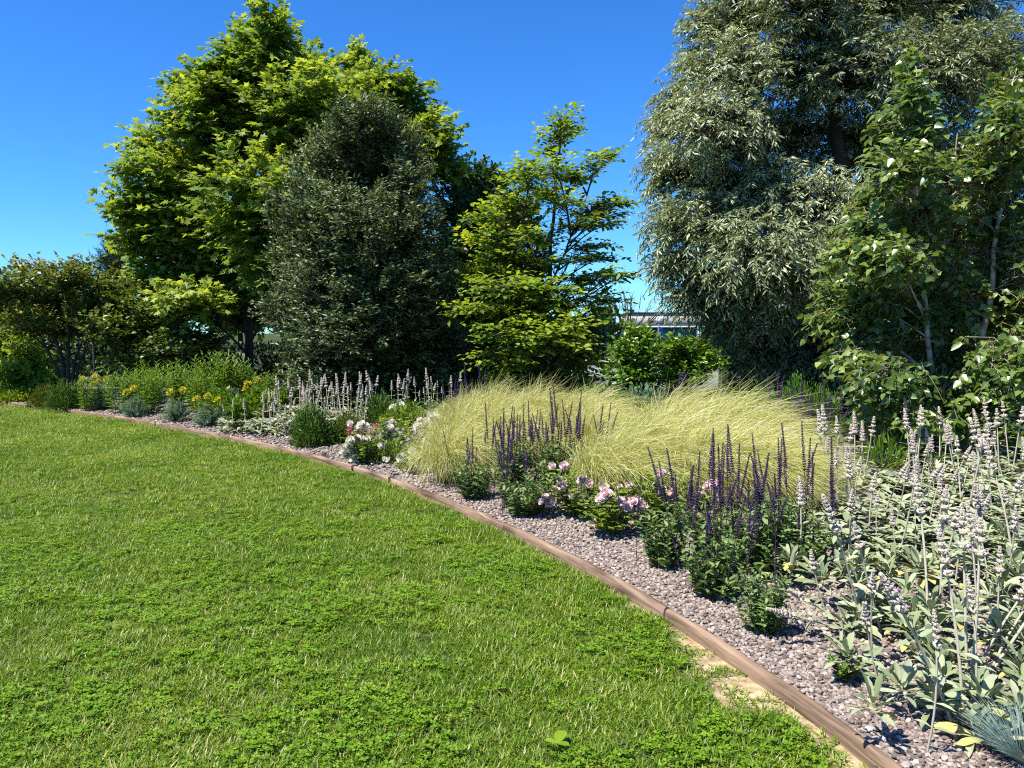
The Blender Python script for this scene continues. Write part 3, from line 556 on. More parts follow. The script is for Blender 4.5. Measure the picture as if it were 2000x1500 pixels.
tree('young_beech_tree', 'slender young beech with yellow-green layered branches against the sky', 'tree', 13.0,
     [[(1068, 790, .05), (1066, 680, .045), (1072, 560, .038), (1080, 440, .028), (1088, 330, .018), (1100, 235, .007)],
      [(1068, 650, .03), (1050, 540, .022), (1035, 450, .012), (1010, 400, .006)], [(1074, 560, .02), (1120, 450, .013), (1165, 330, .006)]],
     [(1102, 235, 28, 22), (1085, 262, 32, 16), (1112, 262, 28, 14), (1075, 290, 30, 14), (1185, 302, 32, 9), (1160, 318, 30, 12), (1035, 330, 38, 12), (1085, 330, 42, 14), (1120, 345, 48, 13), (1030, 355, 40, 12), (1000, 345, 22, 8), (985, 405, 45, 13), (950, 425, 38, 13), (1020, 395, 50, 14), (1075, 372, 48, 14),
      (1105, 395, 45, 12), (1175, 400, 42, 9), (1215, 396, 26, 6), (1150, 412, 40, 10), (1130, 440, 45, 10), (1010, 435, 60, 18), (960, 465, 55, 16), (1050, 465, 50, 18), (1180, 420, 32, 8), (1180, 440, 30, 7), (990, 500, 65, 20), (945, 525, 50, 15), (1040, 525, 55, 20), (1150, 482, 40, 8), (1170, 505, 38, 8), (1195, 535, 32, 7),
      (1115, 505, 35, 9), (980, 560, 60, 22), (920, 545, 35, 10), (1065, 560, 60, 20), (1140, 545, 50, 12), (1215, 540, 20, 5), (915, 605, 42, 9), (960, 605, 55, 18), (1030, 600, 70, 28), (1110, 590, 70, 28), (1180, 590, 40, 25), (1000, 650, 75, 30), (1085, 650, 85, 35), (1160, 640, 55, 35), (990, 700, 60, 32), (1070, 705, 85, 38), (1145, 700, 60, 38), (975, 742, 45, 14), (1050, 750, 80, 24), (1130, 750, 70, 24)],
     T_OVATE, M['beech'], M['bark'], 0.10, twigs=125, nleaf=8, tw=0.5, flat=0.55, up=0.25, out=0.9, seed=14, depth=1.5, tipbright=0.7, base_tint=0.5, limb_r=0.02, twig_r=0.004)
tree('willow_tree', 'huge grey-green weeping willow filling the upper right', 'tree', 12.0,
     [[(1655, 800, .16), (1655, 650, .15), (1650, 450, .13), (1645, 300, .11), (1600, 100, .07), (1560, -120, .03)], [(1648, 420, .09), (1740, 250, .07), (1800, 60, .04), (1850, -100, .02)], [(1650, 520, .06), (1560, 400, .05), (1450, 260, .03), (1400, 130, .015)]],
     [(1370, 45, 45, 55), (1450, 20, 90, 80), (1580, -10, 110, 100), (1720, -20, 120, 100), (1870, -10, 120, 100), (1350, 130, 40, 50), (1430, 130, 95, 75), (1560, 130, 110, 90), (1690, 130, 110, 90), (1840, 130, 120, 90), (1970, 120, 80, 100), (1320, 200, 55, 50), (1290, 240, 40, 45), (1400, 240, 100, 75), (1530, 260, 110, 85), (1680, 270, 110, 85), (1830, 290, 110, 90), (1960, 300, 90, 100),
      (1285, 320, 38, 50), (1350, 330, 85, 70), (1470, 370, 110, 80), (1600, 400, 110, 80), (1290, 430, 40, 60), (1370, 440, 90, 75), (1490, 490, 110, 80), (1620, 520, 100, 80), (1300, 510, 45, 45), (1370, 545, 80, 65), (1480, 590, 100, 70), (1600, 630, 100, 70), (1340, 585, 35, 35), (1410, 630, 60, 40), (1500, 680, 80, 50), (1590, 710, 80, 50), (1750, 420, 100, 90), (1880, 460, 110, 100), (1760, 600, 90, 80), (1900, 640, 110, 80)],
     T_LANCE, M['willow'], M['darkbark'], 0.092, twigs=260, nleaf=18, tw=0.42, droop=0.42, up=0.15, out=0.6, seed=15, tipbright=0.3, leafdown=0.35, base_tint=0.62, spread=0.75, limb_r=0.05, width=1.05, shell=0.4)
tree('birch_tree', 'multi-stemmed birch with pale brown bark and glossy leaves at the right edge', 'tree', 8.3,
     [[(1852, 880, .032), (1835, 780, .030), (1814, 690, .027), (1808, 580, .024), (1795, 420, .018), (1785, 280, .012), (1778, 150, .005)],
      [(1880, 885, .034), (1905, 730, .032), (1932, 590, .028), (1948, 450, .022), (1968, 300, .014), (1985, 170, .006)],
      [(1846, 880, .028, .35), (1842, 720, .026, .4), (1830, 560, .022, .45), (1850, 400, .014, .5), (1870, 260, .006, .5)],
      [(1900, 885, .02, .1), (1960, 680, .017, .1), (2010, 540, .012, .1), (2060, 420, .006, .1)]],
     [(1778, 120, 25, 35), (1775, 180, 40, 40), (1755, 240, 45, 40), (1800, 250, 50, 45), (1770, 320, 65, 45), (1830, 340, 60, 50), (1720, 385, 55, 35), (1785, 410, 70, 50), (1880, 420, 60, 55), (1700, 440, 50, 30), (1980, 200, 50, 55), (1990, 150, 40, 40), (1960, 240, 45, 45), (2020, 280, 50, 60), (1930, 340, 50, 45), (1965, 290, 60, 55), (1985, 390, 60, 60), (1945, 480, 65, 60),
      (1670, 490, 50, 30), (1740, 500, 70, 45), (1830, 520, 75, 55), (1650, 560, 55, 32), (1720, 580, 75, 48), (1800, 610, 80, 55), (1900, 600, 85, 60), (1990, 580, 70, 70), (1630, 620, 55, 28), (1690, 650, 75, 42), (1780, 690, 85, 50), (1880, 700, 90, 55), (1980, 700, 80, 60), (1670, 700, 50, 28), (1730, 740, 75, 42), (1830, 770, 85, 45), (1930, 790, 90, 50), (1720, 790, 50, 28), (1790, 820, 60, 26), (1990, 830, 60, 40), (2060, 500, 70, 110), (2060, 700, 70, 110)],
     T_BIRCH, M['birch'], M['birchbark'], 0.078, twigs=370, nleaf=7, tw=0.38, droop=0.25, up=0.2, seed=16, tipbright=0.5, leafdown=0.35, base_tint=0.42, limb_r=0.014, twig_r=0.003, sizevar=0.35)
myr = dict(leaf=T_OVATE, mat=M['myrtle'], bark=M['darkbark'], size=0.085, twigs=210, nleaf=12, tw=0.42, up=0.6, tipbright=0.45, base_tint=0.42, limb_r=0.02, twig_r=0.004)
tree('crape_myrtle', 'multi-stemmed shrub with reddish leaf tips at the far left of the bed', 'shrub', 16.0,
     [[(130, 775, .04), (125, 700, .035), (95, 640, .025), (60, 560, .01)], [(132, 775, .04), (135, 690, .032), (130, 600, .02), (120, 540, .008)], [(135, 775, .04), (150, 690, .03), (180, 620, .02), (195, 560, .008)], [(128, 775, .03), (100, 690, .024), (60, 630, .015), (20, 590, .006)], [(137, 775, .03), (165, 680, .024), (215, 620, .012)]],
     [(15, 560, 55, 30), (70, 540, 50, 26), (125, 545, 45, 28), (160, 530, 25, 20), (190, 560, 40, 30), (40, 595, 60, 32), (110, 590, 70, 34), (180, 605, 55, 34), (60, 630, 60, 24), (130, 635, 70, 24), (205, 640, 45, 26), (-60, 590, 60, 50)], seed=17, **myr)
tree('crape_myrtle', 'smaller dark leafy shrub under the maple, right of the reddish-tipped shrub', 'shrub', 16.6,
     [[(260, 775, .03), (255, 700, .026), (245, 620, .012), (235, 570, .006)], [(262, 775, .03), (290, 690, .022), (330, 640, .01)]],
     [(235, 580, 38, 28), (225, 620, 40, 28), (265, 620, 45, 32), (310, 650, 50, 28), (250, 665, 50, 30), (330, 680, 60, 28), (280, 700, 70, 24), (380, 690, 40, 30), (400, 665, 40, 22)], seed=18, **{**myr, 'base_tint': 0.33, 'tipbright': 0.4})
tree('yellow_green_shrub', 'yellow-green leafy shrub at the left edge behind the ground cover', 'shrub', 17.5, [[(30, 775, .03), (30, 700, .02), (28, 650, .008)], [(32, 775, .02), (60, 710, .012), (70, 680, .006)]],
     [(15, 660, 40, 24), (50, 680, 38, 22), (10, 700, 50, 24), (65, 710, 40, 22), (30, 730, 60, 20), (-40, 690, 50, 40)], T_OVATE, M['lime'], M['darkbark'], 0.09, twigs=200, nleaf=9, tw=0.35, up=0.5, seed=19, limb_r=0.015, twig_r=0.004, tipbright=0.5)
tree('pine_tree', 'distant dark pine showing behind the maple at the left', 'tree', 38.0, [[(228, 700, .25), (226, 600, .2), (225, 490, .08)]],
     [(226, 488, 22, 18), (212, 512, 26, 20), (236, 520, 26, 22), (215, 545, 28, 20), (245, 555, 30, 20), (225, 590, 36, 24)], T_NEEDLE, M['pine'], M['darkbark'], 0.28, twigs=60, nleaf=34, tw=0.7, up=0.7, seed=20, width=2.6)
tree('laurel_bush', 'bright green glossy bush before the grey wall, left of its twin', 'bush', 11.0, [[(1240, 790, .03), (1240, 720, .022), (1243, 655, .006)], [(1242, 790, .02), (1262, 720, .014), (1270, 690, .006)]],
     [(1250, 655, 26, 22), (1228, 680, 34, 24), (1268, 680, 32, 24), (1240, 710, 46, 28), (1222, 740, 36, 28), (1265, 740, 36, 28)], T_OVATE, M['laurel'], M['darkbark'], 0.068, twigs=420, nleaf=9, tw=0.2, up=0.6, seed=21, limb_r=0.014, twig_r=0.004, tipbright=0.6, width=0.85)
tree('laurel_bush', 'bright green glossy bush below the willow, right of its twin', 'bush', 11.3, [[(1340, 790, .03), (1340, 720, .022), (1338, 680, .006)], [(1342, 790, .02), (1362, 720, .014), (1375, 690, .006)]],
     [(1325, 680, 34, 18), (1365, 685, 34, 20), (1310, 705, 34, 24), (1350, 710, 50, 26), (1385, 710, 28, 22), (1335, 735, 46, 22)], T_OVATE, M['laurel'], M['darkbark'], 0.068, twigs=420, nleaf=9, tw=0.2, up=0.6, seed=22, limb_r=0.014, twig_r=0.004, tipbright=0.6, width=0.85)

def hedge(name, label, u0, u1, Y0, Y1, h, thick, size, dens, mat, seed, zb=0.0):
    r = np.random.default_rng(seed)
    A = np.array([(u0 - 1000) / F_PX * Y0, Y0]); B = np.array([(u1 - 1000) / F_PX * Y1, Y1]); d = B - A; Lh = np.linalg.norm(d); d /= Lh; nn = np.array([-d[1], d[0]])
    root = thing(name, label, 'hedge', (*(0.5 * (A + B)), 0)); c0 = np.r_[0.5 * (A + B), 0]
    n = int(dens * Lh * (h * 2 + thick)); s = r.random(n) * Lh; f = r.random(n) * (2 * h + thick)
    o = np.where(f < h, -thick / 2, np.where(f < h + thick, f - h - thick / 2, thick / 2)); z = np.where(f < h, f, np.where(f < h + thick, h, 2 * h + thick - f))
    P = np.c_[A + d * s[:, None] + nn * o[:, None], z] + r.normal(0, 0.06, (n, 3)); P[:, 2] += 0.08 * (vnoise(np.c_[s, o], 0.6, seed) - 0.5) * (z > h * 0.8) * 3
    out = nrm(np.c_[nn * o[:, None] * 2 / thick, (z >= h * 0.98) * 1.0] + 1e-3)
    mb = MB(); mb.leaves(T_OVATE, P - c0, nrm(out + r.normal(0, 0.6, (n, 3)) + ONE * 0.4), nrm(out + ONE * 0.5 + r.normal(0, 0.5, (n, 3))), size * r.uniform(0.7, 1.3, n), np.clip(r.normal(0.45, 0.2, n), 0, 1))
    obj('leaves', mb.mesh('hedge_leaves', mat), root, kind='stuff')
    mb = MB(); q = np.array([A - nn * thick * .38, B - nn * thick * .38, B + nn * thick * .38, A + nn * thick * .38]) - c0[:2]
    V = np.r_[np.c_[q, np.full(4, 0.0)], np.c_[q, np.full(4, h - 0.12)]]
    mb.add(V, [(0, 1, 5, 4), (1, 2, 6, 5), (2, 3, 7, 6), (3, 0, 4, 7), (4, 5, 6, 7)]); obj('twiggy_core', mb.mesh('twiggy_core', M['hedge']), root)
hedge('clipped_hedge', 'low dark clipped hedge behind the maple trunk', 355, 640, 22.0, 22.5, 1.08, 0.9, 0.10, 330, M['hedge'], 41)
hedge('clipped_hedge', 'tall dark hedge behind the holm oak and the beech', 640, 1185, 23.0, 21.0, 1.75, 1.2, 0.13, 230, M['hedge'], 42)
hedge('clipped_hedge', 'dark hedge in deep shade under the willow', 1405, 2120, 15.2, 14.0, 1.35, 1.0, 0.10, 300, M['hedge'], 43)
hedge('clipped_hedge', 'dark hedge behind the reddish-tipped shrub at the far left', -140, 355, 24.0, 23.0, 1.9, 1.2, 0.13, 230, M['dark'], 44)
for (u, v, ru, rv, Y, lab, sd_) in [(470, 610, 80, 50, 36, 'sunlit distant tree glimpsed beneath the maple crown', 51), (90, 610, 110, 60, 34, 'distant green tree behind the shrub at the far left', 52), (1185, 640, 40, 45, 27, 'pale green tree beside the bare one, behind the beech', 53), (1700, 560, 180, 110, 24, 'dark tree behind the willow trunk', 54), (1950, 560, 150, 130, 24, 'dark tree behind the birch stems', 55), (620, 600, 110, 70, 34, 'distant green tree behind the holm oak', 56)]:
    tree('background_tree', lab, 'tree', Y, [[(u, 650 + 2250 / Y - 2, .14), (u, v, .1), (u + 3, v - rv * .7, .03)]], [(u, v - rv * .5, ru * .55, rv * .5), (u - ru * .5, v, ru * .5, rv * .55), (u + ru * .5, v, ru * .5, rv * .55), (u, v + rv * .4, ru * .7, rv * .5)], T_OVATE, M['dark'] if sd_ in (54, 55) else M['fargreen'], M['darkbark'], 0.2, twigs=42, nleaf=12, tw=0.8, up=0.4, seed=sd_)
# bare tree left of the building
def bare_tree():
    Y = 30.0; base = W(1225, 650 + 2250 / Y, Y); root = thing('bare_tree', 'leafless twiggy tree in front of the low building', 'tree', base); mb = MB(); r = np.random.default_rng(3)
    mb.tubes(np.array([W(1225, 725, Y), W(1228, 680, Y), W(1230, 645, Y)]) - base, np.array([[.10, .08, .06]]), 6); obj('trunk', mb.mesh('trunk', M['bark'], True), root)
    mb = MB(); tips = []
    c = W(1230, 648, Y)
    for k in range(26):
        a = r.uniform(-1.25, 1.25); L_ = r.uniform(1.0, 1.75); b = r.uniform(-0.8, 0.8)
        e = c + np.array([math.sin(a) * L_, b, math.cos(a) * L_]); m_ = 0.5 * (c + e) + np.array([math.sin(a) * .1, 0, -.12])
        mb.tubes(np.array([c, m_, e]) - base, np.array([[.024, .016, .006]]), 4)
        for q in range(7):
            s0 = m_ + (e - m_) * r.random(); d = nrm((e - c) / L_ + r.normal(0, .45, 3)); mb.tubes(np.array([s0, s0 + d * .25, s0 + d * .5 + r.normal(0, .05, 3)]) - base, np.array([[.009, .006, .003]]), 3)
    obj('branches', mb.mesh('branches', M['bark']), root, kind='stuff')
bare_tree()

# ------------------------------------------------------------------ building, wall, poles, rail behind the garden
FASCIA = rough_mat('grey_fascia', [(0.34, 0.32, 0.30), (0.42, 0.40, 0.37)], 1.5, 0.7, 0.0)
DARKF = rough_mat('dark_metal', [(0.03, 0.032, 0.035), (0.05, 0.052, 0.055)], 3, 0.5, 0.0)
WHITE = rough_mat('white_panel', [(0.78, 0.78, 0.78), (0.82, 0.82, 0.82)], 2, 0.5, 0.0)
GREYINK = rough_mat('grey_ink', [(0.12, 0.12, 0.14), (0.16, 0.16, 0.18)], 2, 0.6, 0.0)
PINKINK = rough_mat('pink_ink', [(0.62, 0.30, 0.34), (0.66, 0.34, 0.38)], 2, 0.6, 0.0)
METAL = rough_mat('pale_metal', [(0.42, 0.43, 0.44), (0.55, 0.56, 0.57)], 4, 0.4, 0.0, metal=0.3)
WALL = rough_mat('grey_wall', [(0.16, 0.19, 0.19), (0.22, 0.25, 0.25)], 3, 0.85, 0.2)
CAP = rough_mat('pale_coping', [(0.36, 0.37, 0.38), (0.46, 0.47, 0.48)], 3, 0.7, 0.1)
def glass_mat():
    m, N, L = new_mat('teal_glass'); p = N.new('ShaderNodeBsdfPrincipled'); p.inputs['Base Color'].default_value = (0.045, 0.17, 0.17, 1); p.inputs['Roughness'].default_value = 0.08; p.inputs['Specular IOR Level'].default_value = 0.6
    o = N.new('ShaderNodeOutputMaterial'); L.new(p.outputs[0], o.inputs['Surface']); return m
GLASS = glass_mat()
def flat_mat(name, c):
    return rough_mat(name, [tuple(x * 0.94 for x in c), c], 4, 0.7, 0.0)
def boxmesh(nm, x0, x1, y0, y1, z0, z1, mat):
    mb = MB(); mb.box(x0, x1, y0, y1, z0, z1); return mb.mesh(nm, mat)
YB = 75.0
def bx(u): return (u - 1000) / F_PX * YB
bz = lambda v: W(1300, v, YB)[2]
bl = thing('low_building', 'low pavilion with grey fascia and teal glass front behind the garden', 'building', (bx(1380), YB, 0))
X0, X1 = bx(1233) - bx(1380), bx(1560) - bx(1380); zt, zb_ = bz(612), bz(637)
obj('fascia', boxmesh('fascia', X0, X1, 0, 9, zb_, zt, FASCIA), bl)
obj('roof_edge', boxmesh('roof_edge', X0 - .1, X1 + .1, -.1, 9.1, zt, zt + .12, DARKF), bl)
obj('soffit_trim', boxmesh('soffit_trim', X0 - .05, X1 + .05, -.06, 9.0, zb_ - .14, zb_ - .003, CAP), bl)
obj('back_wall', boxmesh('back_wall', X0 + .1, X1 - .1, 2.2, 8.8, 0, zb_ - .15, DARKF), bl)
edges = np.linspace(X0 + .3, X1 - .3, 9)
for a, b_ in zip(edges[:-1], edges[1:]):
    w = obj('window', boxmesh('window_frame', a - .04, a + .04, .52, .64, 0, zb_ - .15, DARKF), bl)
    obj('pane', boxmesh('pane', a + .045, b_ - .045, .56, .60, 0.02, zb_ - .2, GLASS), w)
sx, sz_ = bx(1287) - bx(1380), bz(625)
sg = obj('sign', boxmesh('sign_panel', sx - .34, sx + .34, -.09, -.01, sz_ - .31, sz_ + .31, WHITE), bl, label='white square sign with a grey swoosh')
mb = MB(); an = np.linspace(math.radians(200), math.radians(20), 12); V = []
for k, t in enumerate(an):
    w_ = 0.035 + 0.05 * math.sin(math.pi * k / 11)
    for q in (-1, 1): V.append((sx - .06 + math.cos(t) * (.17 + q * w_ / 2), -.094, sz_ + .05 + math.sin(t) * (.15 + q * w_ / 2)))
mb.add(V, [(2*k, 2*k+1, 2*k+3, 2*k+2) for k in range(11)]); obj('swoosh', mb.mesh('swoosh', GREYINK), sg)
mb = MB()
for k in range(7): mb.box(sx - .17 + k * .065, sx - .125 + k * .065, -.097, -.0905, sz_ - .13, sz_ - .075 + .02 * (k % 2))
obj('lettering', mb.mesh('lettering', PINKINK), sg)
mb = MB(); mb.box(sx - .33, sx + .33, -.05, -.012, sz_ - .42, sz_ - .335); obj('sign_caption', mb.mesh('sign_caption', GREYINK), bl)

def pole(name, label, u, vtop, Y, rad, mat):
    g = W(u, 700, Y); top = W(u, vtop, Y)[2]; root = thing(name, label, 'pole', (g[0], Y, 0)); mb = MB(); mb.tubes(np.array([[0, 0, 0], [0, 0, top * .6], [0, 0, top]]), np.array([[rad, rad * .9, rad * .7]]), 8); obj('shaft', mb.mesh('shaft', mat, True), root)
    mb = MB(); mb.tubes(np.array([[0, 0, top], [0, 0, top + rad * 1.5], [0, 0, top + rad * 2.5]]), np.array([[rad, rad * 1.2, 0.005]]), 8); obj('finial', mb.mesh('finial', mat, True), root); return root, top
pole('lamp_pole', 'thin pale pole beside the bare tree', 1201, 615, 32, 0.035, METAL)
def flag(root, cols, z1, h, w, seed):
    r = np.random.default_rng(seed); n = 10
    fl = None
    for k, c in enumerate(cols):
        V = []; a0, a1 = z1 - h * k / len(cols), z1 - h * (k + 1) / len(cols)
        for q in range(n):
            t = q / (n - 1); x = 0.03 + w * t; y = 0.09 * math.sin(t * 9 + seed) * (0.3 + t)
            V += [(x, y, a0 - 0.1 * t), (x, y + .02, a1 - 0.1 * t)]
        mb = MB(); mb.add(V, [(2*q, 2*q+1, 2*q+3, 2*q+2) for q in range(n - 1)]); obj('flag_band', mb.mesh('flag_band', flat_mat('flag_cloth', c), True), root)
rt, tp = pole('flag_pole', 'flagpole with a furled dark blue flag before the glass front', 1285, 636, 60, 0.04, METAL); flag(rt, [(0.02, 0.04, 0.30)], tp - .05, 0.9, 0.28, 1)
rt, tp = pole('flag_pole', 'flagpole with a furled green, white and red flag before the glass front', 1361, 632, 60, 0.04, METAL); flag(rt, [(0.02, 0.28, 0.12), (0.75, 0.75, 0.72), (0.55, 0.03, 0.03)], tp - .05, 1.6, 0.26, 2)
# low grey wall
A = W(1120, 700, 17.5); B = W(1480, 700, 15.0); wy = math.atan2(B[1] - A[1], B[0] - A[0]); Lw = np.hypot(B[0] - A[0], B[1] - A[1])
wr = thing('garden_wall', 'low grey garden wall with pale coping behind the bright green bushes', 'wall', (A[0], A[1], 0), wy)
obj('wall_face', boxmesh('wall_face', 0, Lw, -.1, .1, 0, .84, WALL), wr)
for k in range(5): obj('coping', boxmesh('coping', k * Lw / 5 + .004, (k + 1) * Lw / 5 - .004, -.14, .14, .843, .89, CAP), wr)
# pale rail at the left
A = W(170, 628, 20.5); B = W(395, 638, 19.6); rr_ = thing('metal_rail', 'thin pale horizontal metal rail behind the shrub at the left', 'railing', (A[0], A[1], 0))
mb = MB(); mb.tubes(np.array([A, 0.5 * (A + B), B]) - np.array([A[0], A[1], 0]), 0.026, 8); obj('rail', mb.mesh('rail', METAL, True), rr_)
for t in (0.04, 0.5, 0.97):
    q = A + (B - A) * t - np.array([A[0], A[1], 0]); mb = MB(); mb.tubes(np.array([[q[0], q[1] + .05, 0], [q[0], q[1] + .05, q[2] * .5], [q[0], q[1] + .05, q[2] + .02]]), 0.025, 6); obj('post', mb.mesh('post', DARKF, True), rr_)

# ------------------------------------------------------------------ lamb's ear
SL = []
for k in range(7):
    mb = MB(); mb.leaves(blade_tpl([.13, .15, .17, .14, .18, .15, .14][k], [-.18, -.30, -.10, -.42, .08, -.05, -.25][k], 6, 0.4), np.zeros((1, 3)), np.array([[0, 1, 0.0]]), ONE[None], 1.0, [.45, .75, .25, .6, .95, .08, .35][k]); SL.append(mb.mesh('woolly_leaf', M['stachys'], True))
mb = MB(); mb.leaves(blade_tpl(.19, -.4, 6, 0.3), np.zeros((1, 3)), np.array([[0, 1, 0.0]]), ONE[None], 1.0, .5); SLY = mb.mesh('yellow_woolly_leaf', M['stachys_y'], True)
OCT = tpl([(0, 0, 0), (-.34, .45, 0), (0, .45, .34), (.34, .45, 0), (0, .45, -.34), (0, 1, 0)], [(0, 2, 1), (0, 3, 2), (0, 4, 3), (0, 1, 4), (5, 1, 2), (5, 2, 3), (5, 3, 4), (5, 4, 1)])
def stachys_stem(seed, h, spike, gap):
    r = np.random.default_rng(seed)
    bend = r.normal(0, 0.08, 2); t = np.linspace(0, 1, 8)
    ax = np.c_[bend[0] * t**2 * h, bend[1] * t**2 * h, t * h]
    st = MB(); st.tubes(ax, np.linspace(.0062, .0042, 8)[None], 6, 0.55)
    for z in np.r_[np.linspace(.18, .98 - spike / h, 4)]:
        a0 = r.random() * 6.28; P = np.array([np.interp(z, t, ax[:, k]) for k in range(3)])
        for q in range(2):
            a = a0 + q * math.pi; d = np.array([[math.cos(a), math.sin(a), r.uniform(.1, .7)]])
            st.leaves(blade_tpl(.17, -.35, 4, .3), P[None], d, ONE[None], r.uniform(.05, .085) * (1.25 - .5 * z), r.uniform(.3, .9), 1)
    sp = MB(); fl = MB(); zz = h - spike; n = 0
    while zz < h:
        f = (zz - (h - spike)) / spike; rad = (.0285 * (1 - .64 * f ** 1.4)) * r.uniform(.9, 1.08)
        P = np.array([np.interp(zz / h, t, ax[:, k]) for k in range(3)]); m = 9
        a = np.arange(m) * 6.283 / m + r.random() * 6; D = np.c_[np.cos(a), np.sin(a), np.full(m, .55 + .6 * f)]
        for ring in (0, 1):
            sp.leaves(OCT, P + D * .001 + np.array([0, 0, ring * .004]), nrm(D + r.normal(0, .15, D.shape) + ring * ONE * .5), np.tile(ONE, (m, 1)), rad * r.uniform(.9, 1.15, m), r.uniform(.2, .95, m))
        pk = r.random(m) < (.5 if f < .85 else .15)
        if pk.any(): fl.leaves(OCT, P + nrm(D[pk]) * rad * .82, nrm(D[pk]), np.tile(ONE, (pk.sum(), 1)), rad * .5, r.random(pk.sum()))
        if f < .45 and n % 2 == 1:
            for q in range(2):
                an = r.random() * 6.28; sp.leaves(blade_tpl(.22, -.4, 3, .2), P[None], np.array([[math.cos(an), math.sin(an), .2]]), ONE[None], rad * 1.5, .4)
        zz += rad * (.75 + gap * (1 - f)); n += 1
    return st.mesh('woolly_stem', [M['wool'], M['stachys']], True), sp.mesh('flower_spike', M['wool']), fl.mesh('florets', M['mauve'])
ST = [stachys_stem(100 + k, h, s_, g) for k, (h, s_, g) in enumerate([(.62, .15, .5), (.55, .13, .3), (.70, .17, .7), (.48, .12, .35), (.66, .14, .9), (.58, .16, .2)])]
def joined_rosettes(seed, n, spread):
    r = np.random.default_rng(seed); mb = MB()
    for q in range(n):
        c = np.r_[r.normal(0, spread, 2), 0.0]; m = 12
        a = r.random(m) * 6.28; el = r.uniform(.05, 1.0, m); D = np.c_[np.cos(a), np.sin(a), el]
        for j in range(m):
            mb.leaves(blade_tpl(.18, -.3, 4, .35), (c + [0, 0, .02 + .05 * r.random()])[None], D[j:j+1], ONE[None], r.uniform(.08, .14), r.uniform(.3, .95))
    return mb.mesh('woolly_foliage', M['stachys'], True)
SFOL = [joined_rosettes(200 + k, 9, .15) for k in range(3)]
def lambs_ear(p, label, group=None, near=True, nros=4, nstem=4, spread=.17, seed=0, hs=1.0, lean=None, extra=()):
    r = np.random.default_rng(seed); root = thing('lambs_ear', label, 'plant', p, 0, group)
    if near:
        for q in range(nros):
            c = np.r_[r.normal(0, spread * .75, 2), 0.0]; m = int(r.integers(11, 16)); a0 = r.random() * 6.28
            for j in range(m):
                f = j / (m - 1); a = a0 + j * 2.4 + r.normal(0, .2); el = .05 + 1.25 * f + r.normal(0, .15); sz = r.uniform(.07, .115) * (1.05 - .2 * f)
                yel = (f < .25 and r.random() < .3)
                obj('leaf', SLY if yel else SL[int(r.integers(0, 7))], root, c + [math.cos(a) * .012, math.sin(a) * .012, .018 + .05 * f + .012 * q], Euler((el, r.normal(0, .25), a - math.pi / 2)), sz)
    else: obj('foliage', SFOL[seed % 3], root, (0, 0, 0), (0, 0, r.random() * 6), r.uniform(.9, 1.2), kind='stuff')
    specs = [(np.r_[r.normal(0, spread * .8, 2), .01], r.normal(0, .10) + (lean[0] if lean else 0), r.normal(0, .10) + (lean[1] if lean else 0), r.uniform(.68, 1.08) * hs, int(r.integers(0, 6))) for _ in range(nstem)] + list(extra)
    for (c, rx, ry, sc, k) in specs:
        st = obj('flower_stem', ST[k][0], root, c, (rx, ry, r.random() * 0.8), sc)
        obj('flower_spike', ST[k][1], st); obj('florets', ST[k][2], st, kind='stuff')
    LAST[0] = root
    return root
LAST = [None]
mass = 'silvery lamb\'s ear in the mat filling the right of the bed'
front = [  # u, v of the base, label, stems, lean
    (1885, 1420, 'lamb\'s ear nearest the camera, yellowing leaves at its gravel edge', 2, (0, .05)),
    (1760, 1330, 'lamb\'s ear next to the small green seedling by the timber', 2, (0, -.1)),
    (1975, 1370, 'lamb\'s ear behind the blue fescue in the lower right corner', 3, (0, .1)),
    (1690, 1235, 'lamb\'s ear with stems sprawling towards the timber edging', 1, (0, -.2)),
]
for k, (u, v, lab, ns, ln) in enumerate(front):
    ex = ()
    if k == 3: ex = [(np.array([-.02, 0, .02]), .12, -.42, 1.0, 2), (np.array([-.08, .02, .02]), -.1, -.95, .75, 1), (np.array([-.06, -.05, .02]), .25, -1.25, .85, 5), (np.array([0.05, -.05, .02]), .1, -.35, .85, 4)]
    if k == 0: ex = [(np.array([-.05, 0, .02]), .0, -.42, 1.05, 0), (np.array([-.02, -.02, .02]), -.03, -.04, 1.0, 2)]
    if k == 2: ex = [(np.array([-.1, .1, .02]), -.1, .75, .95, 1), (np.array([-.05, .1, .02]), 0, .62, 1.05, 4), (np.array([0, .15, .02]), .1, .5, 1.0, 3)]
    lambs_ear(G(u, v), lab, None, True, 9, ns, .17, 300 + k, 1.0, ln, ex)
rest = [(1600, 1160, 2), (1820, 1240, 3), (1950, 1270, 4), (1720, 1150, 3), (1840, 1150, 4), (1960, 1170, 4), (1660, 1070, 3), (1760, 1075, 4), (1880, 1080, 5), (1990, 1090, 5), (2060, 1200, 3), (2080, 1330, 3),
        (1630, 1010, 4), (1710, 1010, 4), (1800, 1010, 5), (1890, 1015, 5), (1980, 1010, 5), (1620, 960, 5), (1690, 955, 3), (1790, 960, 5), (1870, 955, 5), (1960, 955, 5), (2030, 1000, 4), (1850, 925, 4), (1930, 925, 4), (1990, 925, 4), (1780, 925, 3)]
ORD = ['leftmost', 'second from left', 'third from left', 'fourth from left', 'fifth from left', 'sixth from left', 'seventh from left']
ROWS = [(940, 'back row of the mat'), (980, 'second row from the birch'), (1040, 'third row from the birch'), (1110, 'middle row of the mat'), (1200, 'row behind the front clumps'), (1400, 'front row among the near clumps')]
rowof = [next(i for i, (lim, _) in enumerate(ROWS) if v < lim) for u, v, n_ in rest]
RL = ['silvery lamb\'s ear, %s, %s' % (ORD[sum(1 for q in range(len(rest)) if rowof[q] == rowof[k] and rest[q][0] < rest[k][0])], ROWS[rowof[k]][1]) for k in range(len(rest))]
